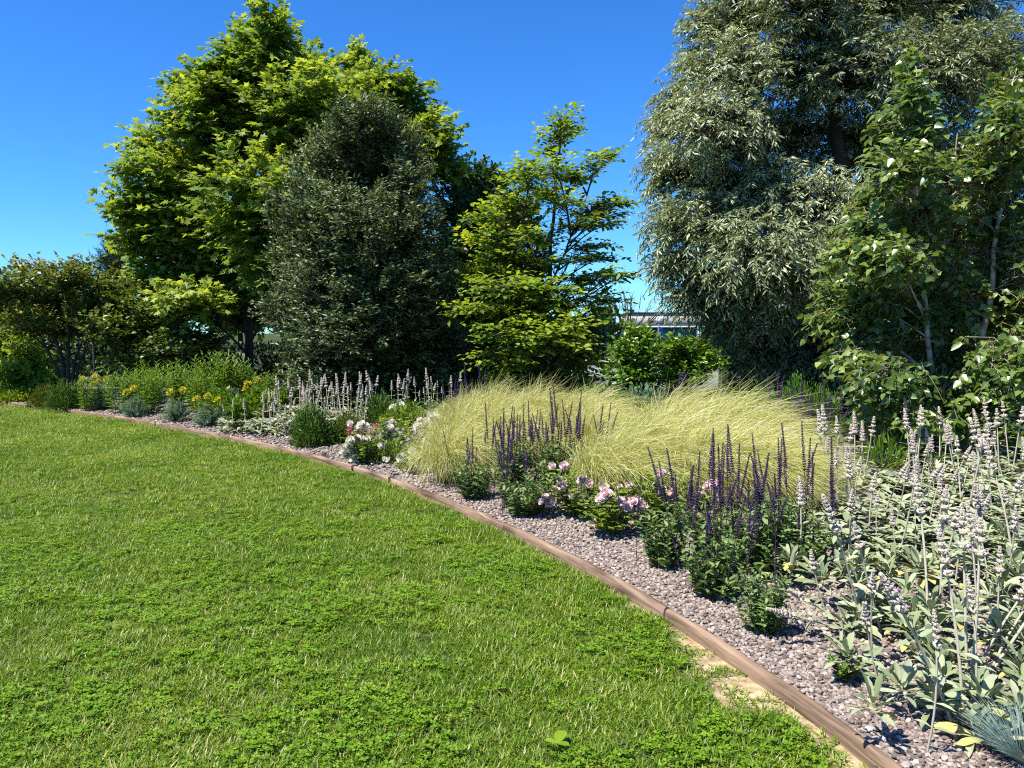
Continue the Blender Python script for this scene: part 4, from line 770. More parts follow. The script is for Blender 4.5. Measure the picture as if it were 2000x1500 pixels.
for k, (u, v, ns) in enumerate(rest):
    p = G(u + rng.normal(0, 8), v + rng.normal(0, 6)); lambs_ear(p, RL[k], 'lamb\'s ear mat at the right', p[1] < 4.6, 11, ns if p[1] > 5 else max(1, ns - 1), .19, 330 + k, 1.0)
    if p[1] < 4.6: pass
    else: obj('foliage', SFOL[(k + 1) % 3], LAST[0], (.18, .02, 0), (0, 0, 2.0), 1.15, kind='stuff')
for k, (u, v, ns, lab) in enumerate([(478, 845, 5, 'silver lamb\'s ear beside the right-hand yellow euphorbia at the left of the bed'), (545, 848, 7, 'silver lamb\'s ear left of the round green bush'), (560, 815, 8, 'tall silver lamb\'s ear behind the round green bush')]):
    lambs_ear(G(u, v), lab, None, False, 0, ns, .2, 400 + k, .95)
    obj('foliage', SFOL[k], LAST[0], (.25, .05, 0), (0, 0, 1), 1.1, kind='stuff'); obj('foliage', SFOL[(k + 1) % 3], LAST[0], (-.1, .2, .05), (0, 0, 3), 1.2, kind='stuff')
BR = [(600, 805), (640, 812), (690, 812), (735, 808), (780, 806), (820, 806), (860, 806), (655, 830), (590, 822), (625, 830), (710, 825)]
for k, (u, v) in enumerate(BR):
    lambs_ear(G(u, v), 'silver lamb\'s ear spikes before the holm oak, %s from the left' % ['first', 'second', 'third', 'fourth', 'fifth', 'sixth', 'seventh', 'eighth', 'ninth', 'tenth', 'eleventh'][sum(1 for q in BR if q[0] < u)], 'lamb\'s ear row before the holm oak', False, 0, 7, .2, 420 + k, 1.0)

# ------------------------------------------------------------------ salvia
def salvia_spike(seed, h, spike):
    r = np.random.default_rng(seed); t = np.linspace(0, 1, 7); b = r.normal(0, .06, 2); ax = np.c_[b[0] * t**2 * h, b[1] * t**2 * h, t * h]
    mb = MB(); mb.tubes(ax, np.linspace(.0026, .0014, 7)[None], 5, .45)
    z = h - spike
    while z < h:
        f = (z - h + spike) / spike; rad = .0140 * (1 - .5 * f); P = np.array([np.interp(z / h, t, ax[:, k]) for k in range(3)]); m = 7
        a = np.arange(m) * 6.283 / m + r.random() * 6; D = np.c_[np.cos(a), np.sin(a), np.full(m, .45 + .7 * f)]
        mb.leaves(OCT, P + D * 0, nrm(D), np.tile(ONE, (m, 1)), rad, r.uniform(0, .8, m))
        pk = r.random(m) < .20 * (1 - abs(f - .35))
        if pk.any(): mb.leaves(OCT, P + nrm(D[pk]) * rad * .6, nrm(D[pk] + ONE * .3), np.tile(ONE, (pk.sum(), 1)), rad * .9, r.random(pk.sum()), 1)
        z += .0145 * (1 - .5 * f)
    return mb.mesh('flower_spike', [M['calyx'], M['violet']])
SV = [salvia_spike(500 + k, h, s_) for k, (h, s_) in enumerate([(.62, .27), (.55, .22), (.68, .30), (.50, .18), (.60, .24), (.46, .15)])]
def salvia_foliage(seed, n=46, h=.40, rad=.17):
    r = np.random.default_rng(seed); mb = MB()
    for q in range(n):
        a = r.random() * 6.28; rr = rad * math.sqrt(r.random()); c = np.array([math.cos(a) * rr * .5, math.sin(a) * rr * .5, 0]); hh = h * r.uniform(.45, 1.05)
        e = np.array([math.cos(a) * rr * 1.35, math.sin(a) * rr * 1.35, hh]); m_ = .5 * (c + e) + r.normal(0, .01, 3)
        mb.tubes(np.array([c, m_, e]), np.array([[.0024, .002, .0014]]), 4, .4, 1)
        m = 16; tt = np.linspace(.12, 1, m); P = c + (e - c) * tt[:, None]; az = np.arange(m) * 1.57 + r.random() * 6; D = np.c_[np.cos(az), np.sin(az), r.uniform(.1, 1.0, m)]
        mb.leaves(T_OVATE, P, D, np.tile(ONE, (m, 1)) + r.normal(0, .3, (m, 3)), r.uniform(.045, .085, m) * (1.15 - .35 * tt), np.clip(r.normal(.45, .18, m) + .2 * (tt - .5), 0, 1), wid=.62)
    return mb.mesh('salvia_foliage', [M['salvia'], M['stem']])
SVF = [salvia_foliage(520), salvia_foliage(521, 52, .36, .19), salvia_foliage(522, 40, .42, .15)]
def salvia(u, v, label, ns, seed, sc=1.0, hs=1.0, spread=.15, group=None, p=None, frot=0):
    p = G(u, v) if p is None else p
    r = np.random.default_rng(seed); root = thing('salvia', label, 'plant', p, 0, group)
    obj('foliage', SVF[seed % 3], root, (0, 0, -.01), (0, 0, r.random() * 6), sc, kind='stuff')
    for k in range(ns):
        c = np.clip(r.normal(0, spread, 2), -1.3 * spread, 1.3 * spread); obj('flower_spike', SV[int(r.integers(0, 6))], root, (c[0], c[1], .04), (-c[1] * .7 + r.normal(0, .07), c[0] * .7 + r.normal(0, .07), r.random() * 6), hs * r.uniform(.9, 1.25))
for k, (u, v, lab, ns, sc, hs, sp) in enumerate([
    (925, 975, 'purple salvia beside the left feather grass, nearest the timber there', 9, .88, .82, .13),
    (1025, 1005, 'purple salvia left of the pink roses with bushy grey-green leaves', 10, 1.05, .95, .14),
    (1000, 950, 'purple salvia behind the left pair of salvias, spikes before the feather grass', 18, 1.05, .98, .16),
    (1080, 945, 'purple salvia with the densest violet spikes, between the two feather grasses', 26, 1.1, 1.08, .18),
    (1140, 935, 'purple salvia behind the pink roses, against the right feather grass', 10, 1.0, 1.0, .14),
    (1295, 1108, 'purple salvia in front of the pink roses, leftmost of the near clumps', 9, .88, .98, .13),
    (1395, 1165, 'purple salvia at the gravel edge, one clump right of the pink roses', 9, .88, .98, .13),
    (1400, 1085, 'purple salvia before the right feather grass, behind the gravel edge clumps', 12, 1.0, 1.05, .17),
    (1480, 1120, 'purple salvia in the middle of the near group by the lamb\'s ear', 14, 1.0, 1.05, .17),
    (1560, 1115, 'purple salvia touching the lamb\'s ear, rightmost of the near clumps', 9, .95, 1.0, .15),
    (1520, 1050, 'purple salvia at the foot of the right feather grass', 11, .9, 1.05, .17),
    (1490, 1235, 'leafy green salvia without tall spikes leaning over the gravel', 1, .72, .6, .05),
    (1530, 905, 'violet salvia behind the right feather grass, before the bright conifers', 16, 1.0, 1.1, .18),
    (1590, 905, 'violet salvia behind the lamb\'s ear and right of the conifers', 18, 1.0, 1.1, .16),
    (1835, 905, 'single violet salvia at the foot of the birch', 2, .6, 1.0, .03),
    (885, 845, 'faded purple salvia at the back left of the feather grass', 7, .9, .95, .13),
    (940, 850, 'faded purple salvia poking through the top of the left feather grass', 5, .7, 1.15, .10)]):
    salvia(u, v, lab, ns, 540 + k, sc, hs, sp)
mbp = thing('green_seedling', 'small bright green leafy seedling on the gravel before the lamb\'s ear', 'plant', G(1648, 1335))
r = np.random.default_rng(9); mb = MB(); sm = MB()
for q in range(15):
    a = r.random() * 6.28; L_ = r.uniform(.05, .13); e = np.array([math.cos(a) * .055, math.sin(a) * .055, L_]); sm.tubes(np.array([[0, 0, 0], e * .5 + [0, 0, .01], e]), .0014, 4); m = 12; tt = np.linspace(.25, 1, m); az = np.arange(m) * 2.4
    mb.leaves(T_OVATE, e * tt[:, None], np.c_[np.cos(az), np.sin(az), np.full(m, .6)], np.tile(ONE, (m, 1)), r.uniform(.022, .04, m), np.clip(r.normal(.6, .15, m), 0, 1), wid=.6)
obj('leaves', mb.mesh('seedling_leaves', M['bush']), mbp, kind='stuff'); obj('stems', sm.mesh('seedling_stems', M['stem']), mbp)

# ------------------------------------------------------------------ feather grass
def stipa_mesh(seed, n=5200, h=.74, wind=.55):
    r = np.random.default_rng(seed); k = 7; t = np.linspace(0, 1, k)[None, :, None]
    a = r.random(n) * 6.283; sp = r.random(n) ** .6
    base = np.c_[np.cos(a) * .09 * sp, np.sin(a) * .09 * sp, np.zeros(n)]
    D = nrm(np.c_[np.cos(a) * sp * .55 + r.normal(0, .10, n), np.sin(a) * sp * .55 + r.normal(0, .10, n), np.ones(n)])
    L_ = h * r.uniform(.6, 1.30, n); w = wind * r.uniform(.5, 1.25, n); dr = r.uniform(.05, .55, n) + .32 * sp
    lat = np.c_[np.cos(a) * .25 * sp, np.sin(a) * .25 * sp, np.zeros(n)] + np.array([1.0, -.18, 0]) * w[:, None] + r.normal(0, .10, (n, 3)) * [1, 1, 0]
    wob = r.normal(0, .035, (n, 1, 3)) * np.sin(t * 9 + r.random((n, 1, 1)) * 6) * t
    P = base[:, None] + L_[:, None, None] * (D[:, None] * t + lat[:, None] * (t ** 2.4) * .62 - ONE * (dr[:, None, None] * t ** 3.2) + wob)
    tan = nrm(np.gradient(P, axis=1)); sd_ = nrm(np.cross(tan, runit(n, r)[:, None]))
    wd = (np.array([.0018, .0016, .0013, .0011, .0011, .0010, .0003])[None, :, None]) * r.uniform(.7, 1.5, n)[:, None, None]
    V = np.stack([P - sd_ * wd, P + sd_ * wd], 2).reshape(n, -1, 3)
    q = np.array([(2*i, 2*i+1, 2*i+3, 2*i+2) for i in range(k - 1)]); Fc = (q[None] + (np.arange(n) * 2 * k)[:, None, None]).reshape(-1, 4)
    tint = np.clip(r.normal(.36, .26, n), 0, 1)[:, None] + np.linspace(-.15, .28, k)[None]
    mb = MB(); mb.add(V.reshape(-1, 3), Fc, np.repeat(np.clip(tint, 0, 1), 2, axis=1).ravel()); return mb.mesh('feather_grass_blades', M['stipa'])
SP = [stipa_mesh(600 + k, wind=w) for k, w in enumerate([.30, .36, .60, .70])]
for k, (u, v, sc, lab) in enumerate([
    (878, 943, .95, 'pale feather grass at the timber side of the left tussocks, drooping over white roses'),
    (905, 905, 1.08, 'pale feather grass second row of the left tussocks, behind the nearest one'),
    (970, 905, 1.05, 'pale feather grass behind the left salvias, centre of the left tussocks'),
    (905, 862, .95, 'pale feather grass at the back left corner beside the faded salvia'),
    (955, 862, 1.1, 'pale feather grass at the back of the left tussocks, tallest plume'),
    (1035, 868, 1.1, 'pale feather grass at the back, above the dense violet spikes'),
    (1100, 880, 1.0, 'pale feather grass bridging the left and right tussocks'),
    (1150, 905, .92, 'pale feather grass in the dip between the left and right tussocks, front'),
    (1135, 862, 1.0, 'pale feather grass in the dip between the left and right tussocks, back'),
    (1190, 985, 1.05, 'pale feather grass leftmost of the right tussocks, behind the pink roses'),
    (1270, 960, 1.15, 'pale feather grass behind the pink roses, second of the right tussocks'),
    (1300, 900, 1.15, 'pale feather grass at the back of the right tussocks below the bushes'),
    (1360, 990, 1.08, 'pale feather grass in front of the right tussocks behind near salvia spikes'),
    (1390, 920, 1.15, 'pale feather grass at the crest of the right tussocks'),
    (1445, 985, .95, 'pale feather grass front row of the right tussocks, third from the roses'),
    (1460, 930, .88, 'pale feather grass at the back right before the violet salvias'),
    (1500, 988, .78, 'pale feather grass rightmost, sweeping over the lamb\'s ear')]):
    p = G(u, v); o = thing('feather_grass', lab, 'ornamental grass', p, 0, 'feather grass tussocks', sc); obj('blades', SP[k % 2 if k < 8 else 2 + k % 2], o, (0, 0, 0), (0, 0, rng.normal(0, .25)), kind='stuff')
def tuft(name, label, u, v, n, h, mat, sp=.8, seed=1, wd=.0012, sc=1):
    r = np.random.default_rng(seed); k = 5; t = np.linspace(0, 1, k)[None, :, None]; a = r.random(n) * 6.283; s_ = r.random(n) ** .5
    D = nrm(np.c_[np.cos(a) * s_ * sp, np.sin(a) * s_ * sp, np.full(n, .8)]); L_ = h * r.uniform(.6, 1.15, n)
    P = np.c_[np.cos(a) * .03, np.sin(a) * .03, np.zeros(n)][:, None] + L_[:, None, None] * (D[:, None] * t - ONE * .15 * t ** 2.5); tan = nrm(np.gradient(P, axis=1)); sd_ = nrm(np.cross(tan, runit(n, r)[:, None]))
    w_ = np.array([1, .9, .8, .6, .15])[None, :, None] * wd; V = np.stack([P - sd_ * w_, P + sd_ * w_], 2); q = np.array([(2*i, 2*i+1, 2*i+3, 2*i+2) for i in range(k - 1)])
    mb = MB(); mb.add(V.reshape(-1, 3), (q[None] + (np.arange(n) * 2 * k)[:, None, None]).reshape(-1, 4), np.repeat(r.random(n), 2 * k)); o = thing(name, label, 'ornamental grass', G(u, v)); obj('blades', mb.mesh('blades', mat), o, kind='stuff')
tuft('dry_stem_clump', 'thin pale dry stems rising beside the birch before the dark hedge', 1705, 900, 26, .62, M['greystem'], .35, 6, .002)
tuft('blue_fescue', 'blue-grey fescue tuft cut by the lower right corner', 2010, 1490, 900, .24, M['fescue'], 1.1, 5)

# ------------------------------------------------------------------ roses
def bloom_mesh(seed, mat):
    r = np.random.default_rng(seed); mb = MB()
    for ring, (m, el, sz, off) in enumerate([(7, .35, 1.0, 0), (7, .8, .95, .06), (7, 1.5, .88, .08), (6, 3.0, .8, .10), (5, 7.0, .75, .10)]):
        a = np.arange(m) * 6.283 / m + ring * .6 + r.normal(0, .1, m); D = np.c_[np.cos(a), np.sin(a), np.full(m, el)]; P = np.c_[np.cos(a) * .12, np.sin(a) * .12, np.full(m, off)]
        pt = tpl([(-.18, 0, 0), (.18, 0, 0), (-.44, .5, .10), (0, .5, -.04), (.44, .5, .10), (-.34, .95, .22), (0, 1.02, .06), (.34, .95, .22)], [(0, 1, 3), (0, 3, 2), (1, 4, 3), (2, 3, 6), (2, 6, 5), (3, 4, 7), (3, 7, 6)])
        N_ = -np.c_[np.cos(a) * el, np.sin(a) * el, -np.ones(m)]
        mb.leaves(pt, P, D, N_, sz * r.uniform(.9, 1.1, m), np.clip([.95, .75, .55, .35, .2][ring] + r.normal(0, .12, m), 0, 1))
    bm = bmesh.new(); bmesh.ops.create_icosphere(bm, subdivisions=2, radius=1.0)
    for v in bm.verts:
        c = np.array(v.co); a = math.atan2(c[1], c[0]); k = 0.48 * (1 + 0.14 * math.sin(3 * a + 7 * c[2] + seed)); v.co = c * k + np.array([0, 0, 0.42])
    bm.verts.ensure_lookup_table(); mb.add([tuple(v.co) for v in bm.verts], [[q.index for q in f.verts] for f in bm.faces], 0.45); bm.free()
    return mb.mesh('rose_bloom', mat)
BW = [bloom_mesh(k, M['white_rose']) for k in range(3)]; BP = [bloom_mesh(10 + k, M['pink_rose']) for k in range(3)]
def rose_foliage(seed, rad=.25, h=.36, n=40):
    r = np.random.default_rng(seed); mb = MB(); sm = MB()
    for q in range(n):
        a = r.random() * 6.28; rr = rad * math.sqrt(r.random()); e = np.array([math.cos(a) * rr, math.sin(a) * rr, h * r.uniform(.35, 1.0)]); sm.tubes(np.array([[e[0] * .2, e[1] * .2, 0], e * .55 + [0, 0, .03], e]), .0026, 4)
        m = 12
        for t_ in np.linspace(.3, 1, 6):
            c = e * t_; az = r.random() * 6.28; ax = np.array([math.cos(az), math.sin(az), .25])
            for j in range(5):
                d = ax + (0 if j == 4 else (1 if j % 2 else -1) * .9) * np.array([-math.sin(az), math.cos(az), 0]); mb.leaves(T_OVATE, (c + ax * .012 * (j // 2 + 1))[None], d[None], (ONE + r.normal(0, .35, 3))[None], r.uniform(.026, .042), np.clip(r.normal(.5, .22), 0, 1))
    return mb.mesh('rose_leaves', M['rose_leaf']), sm.mesh('rose_stems', M['stem'])
RF = [rose_foliage(700 + k) for k in range(3)]
def rose(u, v, label, Yoff, blooms, col, sc, seed):
    p = G(u, v); r = np.random.default_rng(seed); root = thing('rose_bush', label, 'rose', p)
    sc *= 1.2; obj('leaves', RF[seed % 3][0], root, (0, 0, 0), (0, 0, r.random() * 6), sc, kind='stuff'); obj('stems', RF[seed % 3][1], root, (0, 0, 0), (0, 0, 0), sc, kind='stuff')
    blooms = blooms + [(bu + r.normal(0, 9), bv + r.normal(0, 7), rad * .8) for (bu, bv, rad) in blooms if r.random() < .7]
    for (bu, bv, rad) in blooms:
        Y = p[1] + r.uniform(-.12, .02); q = W(bu, bv, Y) - p; S_ = BW if col == 'w' else BP
        dz = Euler((r.uniform(.6, 1.2), r.normal(0, .35), r.normal(0, .6)))
        bl_ = obj('bloom', S_[int(r.integers(0, 3))], root, q, dz, 1.0 * rad * Y / F_PX)
        a = np.array([q[0] * .3, q[1] * .3 + .05, max(q[2] - .16, 0.0)]); mb = MB(); mb.tubes(np.array([a, .5 * (a + q) + [0, .01, .01], q]), .0024, 4); obj('stalk', mb.mesh('stalk', M['stem']), root)
rose(715, 905, 'white rose bush nearest the timber peg, drooping clusters at its left', 0, [(683, 870, 11), (690, 885, 10), (676, 878, 10), (686, 862, 10), (692, 895, 10), (698, 858, 9), (718, 860, 9), (745, 872, 8)], 'w', .85, 1)
rose(768, 880, 'white rose bush with the biggest white cluster, between the other white roses', 0, [(765, 855, 12), (775, 848, 12), (782, 862, 11), (770, 868, 11), (752, 862, 10), (757, 845, 10), (755, 875, 11), (748, 852, 9), (760, 832, 9), (765, 826, 8), (700, 838, 9), (707, 830, 9), (714, 834, 8)], 'w', .95, 2)
rose(805, 925, 'low white rose bush at the foot of the left feather grass', 0, [(783, 896, 10), (808, 897, 11), (818, 904, 10), (812, 890, 9), (760, 900, 7)], 'w', .6, 3)
rose(818, 884, 'white rose bush touching the feather grass, with pale pink buds on top', 0, [(812, 846, 11), (818, 832, 10), (843, 833, 11), (830, 825, 9), (845, 815, 10), (852, 819, 9), (838, 813, 8)], 'w', .85, 4)
rose(785, 830, 'white rose bush farthest back, before the silver spikes', 0, [(776, 798, 10), (785, 795, 10), (772, 802, 9), (790, 800, 9)], 'w', .75, 5)
rose(1125, 1010, 'pink rose bush with deep pink blooms right of the bushy salvia', 0, [(1101, 911, 9), (1138, 940, 11), (1095, 950, 12), (1103, 943, 9), (1177, 948, 11), (1181, 955, 10), (1131, 969, 12), (1118, 966, 9), (1075, 982, 12), (1065, 972, 8), (1143, 984, 10)], 'p', .95, 6)
rose(1195, 1045, 'pink rose bush with pale double blooms in the middle of the pink roses', 0, [(1186, 966, 13), (1175, 976, 12), (1192, 972, 11), (1210, 980, 9), (1232, 985, 12), (1245, 982, 12), (1225, 992, 11), (1255, 992, 11), (1240, 996, 11)], 'p', .8, 7)
rose(1280, 1030, 'pale pink rose bush behind the salvia spikes', 0, [(1290, 925, 11), (1286, 948, 11), (1298, 958, 10), (1295, 972, 12), (1310, 968, 12), (1303, 980, 11), (1285, 978, 10), (1297, 1012, 10), (1227, 950, 8), (1392, 948, 12), (1380, 952, 9)], 'p', 1.0, 8)
def red_plant(u, v, lab, seed, fl):
    r = np.random.default_rng(seed); root = thing('heuchera', lab, 'plant', G(u, v)); n = 90; a = r.random(n) * 6.28; P = np.c_[np.cos(a) * .08 * r.random(n), np.sin(a) * .08 * r.random(n), r.uniform(.02, .16, n)]; mb = MB()
    mb.leaves(T_OVATE, P, np.c_[np.cos(a), np.sin(a), np.full(n, .5)], np.tile(ONE, (n, 1)), r.uniform(.03, .06, n), r.random(n)); obj('leaves', mb.mesh('red_leaves', M['redleaf']), root, kind='stuff')
    for k in range(fl):
        c = r.normal(0, .06, 2); mb = MB(); m = 40; z = r.uniform(.15, .26, m); aa = r.random(m) * 6.28; mb.tubes(np.array([[c[0] * .3, c[1] * .3, 0], [c[0], c[1], .13], [c[0], c[1], .26]]), .0018, 4, .2)
        mb.leaves(T_OVATE, np.c_[c[0] + np.cos(aa) * .02, c[1] + np.sin(aa) * .02, z], np.c_[np.cos(aa), np.sin(aa), np.full(m, .5)], np.tile(ONE, (m, 1)), .022, r.random(m)); obj('flower_plume', mb.mesh('flower_plume', M['magenta']), root)
red_plant(694, 872, 'magenta-flowered plant left of the white roses with dark red leaves', 1, 4); red_plant(735, 868, 'dark red leaved plant with magenta flowers among the white roses', 2, 5)

# ------------------------------------------------------------------ euphorbia, perennials and bushes of the left half
def euph_mesh(seed, rad=.27, h=.34, n=90):
    r = np.random.default_rng(seed); mb = MB()
    for q in range(n):
        a = r.random() * 6.28; el = r.uniform(.15, 1.5); e = np.array([math.cos(a) * math.cos(el) * rad, math.sin(a) * math.cos(el) * rad, math.sin(el) * h + .03]) * r.uniform(.8, 1.05); m = 30; tt = np.linspace(.35, 1.0, m)
        mb.tubes(np.array([[0, 0, 0], e * .5, e]), .002, 3, .3); az = np.arange(m) * 2.4; ax = nrm(e); s1 = nrm(np.cross(ax, [.3, .2, 1])); s2 = np.cross(ax, s1)
        D = np.cos(az)[:, None] * s1 + np.sin(az)[:, None] * s2 + ax * .75
        mb.leaves(T_LANCE, e * tt[:, None], D, np.tile(ax, (m, 1)), r.uniform(.04, .06, m), np.clip(r.normal(.5, .17, m) + .25 * (tt - .6), 0, 1), wid=.8)
    return mb.mesh('euphorbia_foliage', M['euphorbia'])
EU = [euph_mesh(800), euph_mesh(801)]
def yhead(seed):
    r = np.random.default_rng(seed); mb = MB(); n = 60; d = runit(n, r); d[:, 2] = np.abs(d[:, 2]) * 1.6 - .3; mb.leaves(T_OVATE, d * .03, d, d + r.normal(0, .5, d.shape), r.uniform(.02, .032, n), r.random(n)); mb.tubes(np.array([[0, 0, -.14], [0, 0, -.06], [0, 0, 0]]), .003, 4, .1); return mb.mesh('yellow_flower_head', M['yellow'])
YH = [yhead(1), yhead(2)]
def euphorbia(u, v, lab, heads, sc, seed):
    p = G(u, v); r = np.random.default_rng(seed); root = thing('euphorbia', lab, 'plant', p); obj('foliage', EU[seed % 2], root, (0, 0, 0), (0, 0, r.random() * 6), sc, kind='stuff')
    for (hu, hv, s_) in heads:
        q = W(hu, hv, p[1] + .06) - p; obj('flower_head', YH[seed % 2], root, q, (r.normal(0, .15), r.normal(0, .15), r.random() * 6), s_)
euphorbia(408, 833, 'blue-green euphorbia mound with three yellow heads, next to the silver lamb\'s ear', [(384, 781, 1.2), (406, 776, 1.3), (425, 783, 1.2)], .95, 1)
euphorbia(343, 824, 'blue-green euphorbia mound with two yellow heads, middle of three', [(333, 768, 1.3), (356, 764, 1.3)], .95, 2)
euphorbia(263, 815, 'blue-green euphorbia mound with two yellow heads, leftmost of three', [(247, 767, 1.3), (261, 760, 1.3)], .95, 3)
euphorbia(200, 800, 'blue-grey euphorbia mound without heads, among the left perennials', [], 1.15, 4)
euphorbia(455, 800, 'euphorbia with tall yellow heads behind the silver lamb\'s ear', [(484, 752, 1.5), (503, 746, 1.5), (480, 762, 1.3), (525, 764, 1.2), (490, 770, 1.2)], 1.0, 5)
def lance_mesh(seed, n=26, rad=.28, h=.75):
    r = np.random.default_rng(seed); mb = MB()
    for q in range(n):
        a = r.random() * 6.28; rr = rad * math.sqrt(r.random()); hh = h * r.uniform(.7, 1.05); c = np.array([math.cos(a) * rr * .7, math.sin(a) * rr * .7, 0]); e = np.array([math.cos(a) * rr * 1.1, math.sin(a) * rr * 1.1, hh]); mb.tubes(np.array([c, .5 * (c + e), e]), .004, 4, .3)
        m = 26; tt = np.linspace(.08, 1, m); az = np.arange(m) * 2.4 + r.random() * 6; D = np.c_[np.cos(az), np.sin(az), .2 + .9 * tt ** 3]
        mb.leaves(T_LANCE, c + (e - c) * tt[:, None], D, np.tile(ONE, (m, 1)), r.uniform(.09, .15, m) * (1.1 - .4 * tt), np.clip(r.normal(.45, .18, m), 0, 1), wid=1.0)
    return mb.mesh('perennial_foliage', M['lance'])
LM = [lance_mesh(820), lance_mesh(821), lance_mesh(822)]
for k, (u, v, sc, lab) in enumerate([(180, 803, .80, 'leafy green perennial with yellow tops at the left, before the reddish shrub'), (240, 806, 1.0, 'leafy green perennial behind the leftmost euphorbia mound'), (300, 808, 1.02, 'tall leafy green perennial behind the euphorbia mounds, left of three'), (285, 790, 1.05, 'tall leafy perennial in the second row behind the leftmost euphorbia'), (355, 795, 1.12, 'tall leafy green perennial behind the middle euphorbia mound'), (425, 795, 1.28, 'tallest leafy perennial, before the maple trunk'), (470, 790, 1.1, 'leafy green perennial right of the tallest one, behind the yellow heads'), (520, 800, .85, 'leafy green perennial between the yellow heads and the silver spikes'), (390, 805, .95, 'leafy perennial between the euphorbia mounds with three and two heads')]):
    o = thing('leafy_perennial', lab, 'plant', G(u, v)); obj('foliage', LM[k % 3], o, (0, 0, 0), (0, 0, k), sc, kind='stuff')
    if k == 0:
        for (hu, hv) in [(162, 742), (186, 735), (208, 742), (158, 750), (192, 745), (180, 752)]: obj('flower_head', YH[0], o, W(hu, hv, G(u, v)[1]) - G(u, v), (0, 0, hu), 1.2)
def dome_bush(name, lab, u, v, rad, h, mat, leaf, size, n, seed, elong=0.0, cat='bush', wid=1.0, upd=.8):
    r = np.random.default_rng(seed); p = G(u, v); root = thing(name, lab, cat, p); mb = MB(); d = runit(n, r); d[:, 2] = np.abs(d[:, 2]); rr = r.random(n) ** .28
    lump = 1 + .16 * np.sin(d[:, 0] * 7 + seed) * np.sin(d[:, 1] * 6 + seed) + r.normal(0, .05, n)
    P = d * (rr * lump)[:, None] * [rad, rad, h * (1 + elong)]; mb.leaves(leaf, P, nrm(d + r.normal(0, .4, d.shape) + ONE * upd), nrm(d + ONE * .6 + r.normal(0, .5, d.shape)), size * r.uniform(.7, 1.3, n), np.clip(r.normal(.45, .18, n) + .15 * (rr - .8), 0, 1), wid=wid); obj('foliage', mb.mesh('bush_foliage', mat), root, kind='stuff')
    sm = MB(); m = 40; e = P[r.integers(0, n, m)]; sm.tubes(np.stack([e * [.12, .12, 0], e * .5 + ONE * .02, e * .95], 1), .003, 3); obj('stems', sm.mesh('bush_stems', M['stem']), root, kind='stuff'); return root
dome_bush('green_bush', 'upright round green bush at the gravel edge right of the lamb\'s ear', 607, 872, .23, .50, M['bush'], T_LANCE, .065, 2600, 61)
dome_bush('green_bush', 'low olive-green domed bush right of the upright round bush', 682, 862, .22, .34, M['olive'], T_LANCE, .05, 2400, 62)
dome_bush('green_bush', 'loose dark green bush in the gap before the olive dome', 648, 868, .14, .26, M['bush'], T_OVATE, .045, 700, 63)
dome_bush('green_bush', 'green leafy bush behind the white roses, before the silver row', 745, 828, .22, .42, M['bush'], T_LANCE, .07, 1800, 64)
dome_bush('green_bush', 'dark green bush left of the perennials at the far timber', 128, 800, .30, .50, M['bush'], T_LANCE, .08, 2200, 65)
dome_bush('green_bush', 'brownish green bush, second from the left at the far timber', 90, 795, .28, .40, M['olive'], T_LANCE, .07, 2000, 66)
dome_bush('yellow_ground_cover', 'yellow-green spreading ground cover at the left edge of the bed', 28, 782, .75, .28, M['lime'], T_OVATE, .06, 4200, 67, cat='ground cover')
dome_bush('yellow_ground_cover', 'yellow-green foliage behind the ground cover under the shrub', 60, 768, .6, .45, M['lime'], T_OVATE, .07, 3000, 68, cat='ground cover')
dome_bush('green_bush', 'leafy bush at the base of the reddish-tipped shrub', 110, 775, .5, .55, M['lance'], T_OVATE, .07, 2600, 69)
dome_bush('green_bush', 'sunlit low bush between the left and right feather grass, before the beech', 1175, 850, .55, .58, M['bush'], T_OVATE, .07, 3200, 70)
dome_bush('green_bush', 'grey-green low bush below the glossy bushes', 1255, 845, .5, .55, M['euphorbia'], T_OVATE, .06, 2600, 71)
for k, (u, v, rd, h, lab) in enumerate([(455, 822, .24, .34, 'low green bush between the three-headed euphorbia and the silver lamb\'s ear'), (505, 812, .34, .42, 'leafy green bush under the tall yellow heads'), (545, 800, .36, .40, 'leafy green bush behind the left silver lamb\'s ears'), (430, 806, .30, .40, 'leafy green bush behind the three-headed euphorbia'), (795, 845, .34, .34, 'light green bush between the back white roses'), (722, 898, .24, .22, 'low light green foliage under the white roses by the timber peg'), (770, 900, .26, .22, 'low light green foliage below the biggest white rose cluster'), (812, 912, .22, .18, 'low light green foliage at the foot of the left feather grass')]):
    dome_bush('green_bush', lab, u, v, rd, h, M['lance'] if k < 4 else M['rose_leaf'], T_OVATE, .07 if k < 5 else .045, 1500 if k < 5 else 420, 110 + k)
for k, (u, v, rd, h) in enumerate([(1475, 845, .19, .55), (1508, 845, .17, .50), (1555, 850, .22, .72), (1605, 850, .19, .58)]):
    lab = ['bright green dwarf conifer, leftmost of four behind the feather grass', 'bright green dwarf conifer, second from the left and smallest', 'tallest bright green dwarf conifer above the violet salvias', 'bright green dwarf conifer, rightmost of four behind the violet salvias'][k]
    dome_bush('dwarf_conifer', lab, u, v, rd * 1.35, h, M['conifer'], T_LANCE, .055, 3200, 80 + k, wid=.7, upd=1.4)
dome_bush('spurge', 'pale spiky green plant on the gravel between the lamb\'s ear and birch', 1722, 915, .24, .26, M['lance'], T_LANCE, .11, 260, 90, cat='plant', wid=.7)
dome_bush('spurge', 'small dark green cushion behind the tall lamb\'s ear spikes', 1810, 915, .2, .16, M['bush'], T_LANCE, .05, 900, 91, cat='plant')
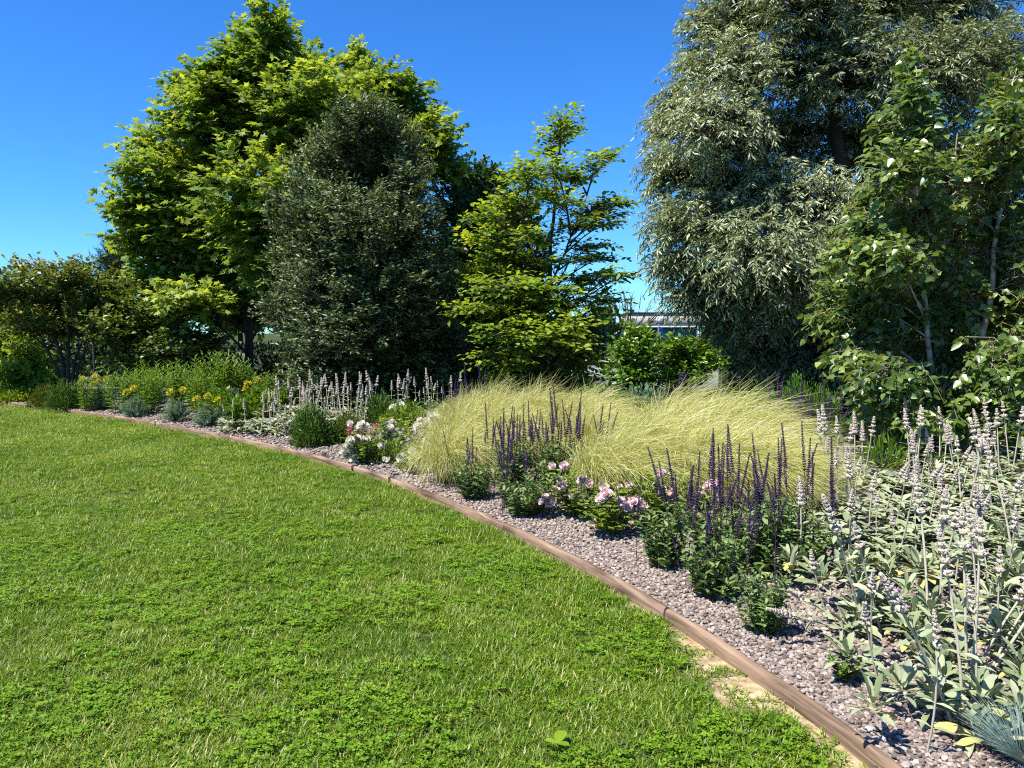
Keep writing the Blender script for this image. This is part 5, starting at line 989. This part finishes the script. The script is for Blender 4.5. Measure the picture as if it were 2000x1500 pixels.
def wand(u, v, vt, lab, mat, seed, head=None, name='grey_wand_plant'):
    p = G(u, v); r = np.random.default_rng(seed); top = W(u, vt, p[1])[2] - p[2]; root = thing(name, lab, 'plant', p); mb = MB(); mb.tubes(np.array([[0, 0, 0], [.01, 0, top * .5], [0, 0, top]]), np.array([[.005, .004, .002]]), 5, .4)
    m = 60; z = np.linspace(.1, .97, m) * top; az = np.arange(m) * 2.4; mb.leaves(T_LANCE, np.c_[np.zeros((m, 2)), z], np.c_[np.cos(az), np.sin(az), np.full(m, .7)], np.tile(ONE, (m, 1)), .085 * (1.2 - z / top), r.random(m), wid=1.3); obj('leafy_stem', mb.mesh('leafy_stem', mat), root)
    if head:
        mb = MB(); n = 160; z = np.linspace(top - head, top, n); az = r.random(n) * 6.28; w_ = .035 * np.sin(np.linspace(.35, 3.0, n)); mb.leaves(T_OVATE, np.c_[np.cos(az) * w_, np.sin(az) * w_, z], np.c_[np.cos(az), np.sin(az), np.full(n, .3)], np.tile(ONE, (n, 1)), .03, r.random(n)); obj('flower_spike', mb.mesh('flower_spike', M['violet']), root)
for k, (u, vt, hd, lab) in enumerate([(1332, 728, .19, 'violet flower spire standing before the right-hand glossy bush'), (1356, 722, None, 'grey leafy wand next to the violet spire'), (1407, 725, None, 'grey leafy wand below the willow, tallest of its group'), (1378, 760, None, 'short grey leafy wand between two tall ones'), (1428, 735, None, 'thin grey leafy wand second from the conifers'), (1443, 745, None, 'thin grey leafy wand nearest the conifers'), (1346, 775, .10, 'short violet flower spire just above the feather grass')]):
    wand(u, 850, vt, lab, M['greystem'], 900 + k, hd)
dome_bush('grey_wand_foliage', 'grey-green foliage at the foot of the leafy wands', 1400, 850, .5, .42, M['greystem'], T_LANCE, .07, 2200, 95, cat='plant')
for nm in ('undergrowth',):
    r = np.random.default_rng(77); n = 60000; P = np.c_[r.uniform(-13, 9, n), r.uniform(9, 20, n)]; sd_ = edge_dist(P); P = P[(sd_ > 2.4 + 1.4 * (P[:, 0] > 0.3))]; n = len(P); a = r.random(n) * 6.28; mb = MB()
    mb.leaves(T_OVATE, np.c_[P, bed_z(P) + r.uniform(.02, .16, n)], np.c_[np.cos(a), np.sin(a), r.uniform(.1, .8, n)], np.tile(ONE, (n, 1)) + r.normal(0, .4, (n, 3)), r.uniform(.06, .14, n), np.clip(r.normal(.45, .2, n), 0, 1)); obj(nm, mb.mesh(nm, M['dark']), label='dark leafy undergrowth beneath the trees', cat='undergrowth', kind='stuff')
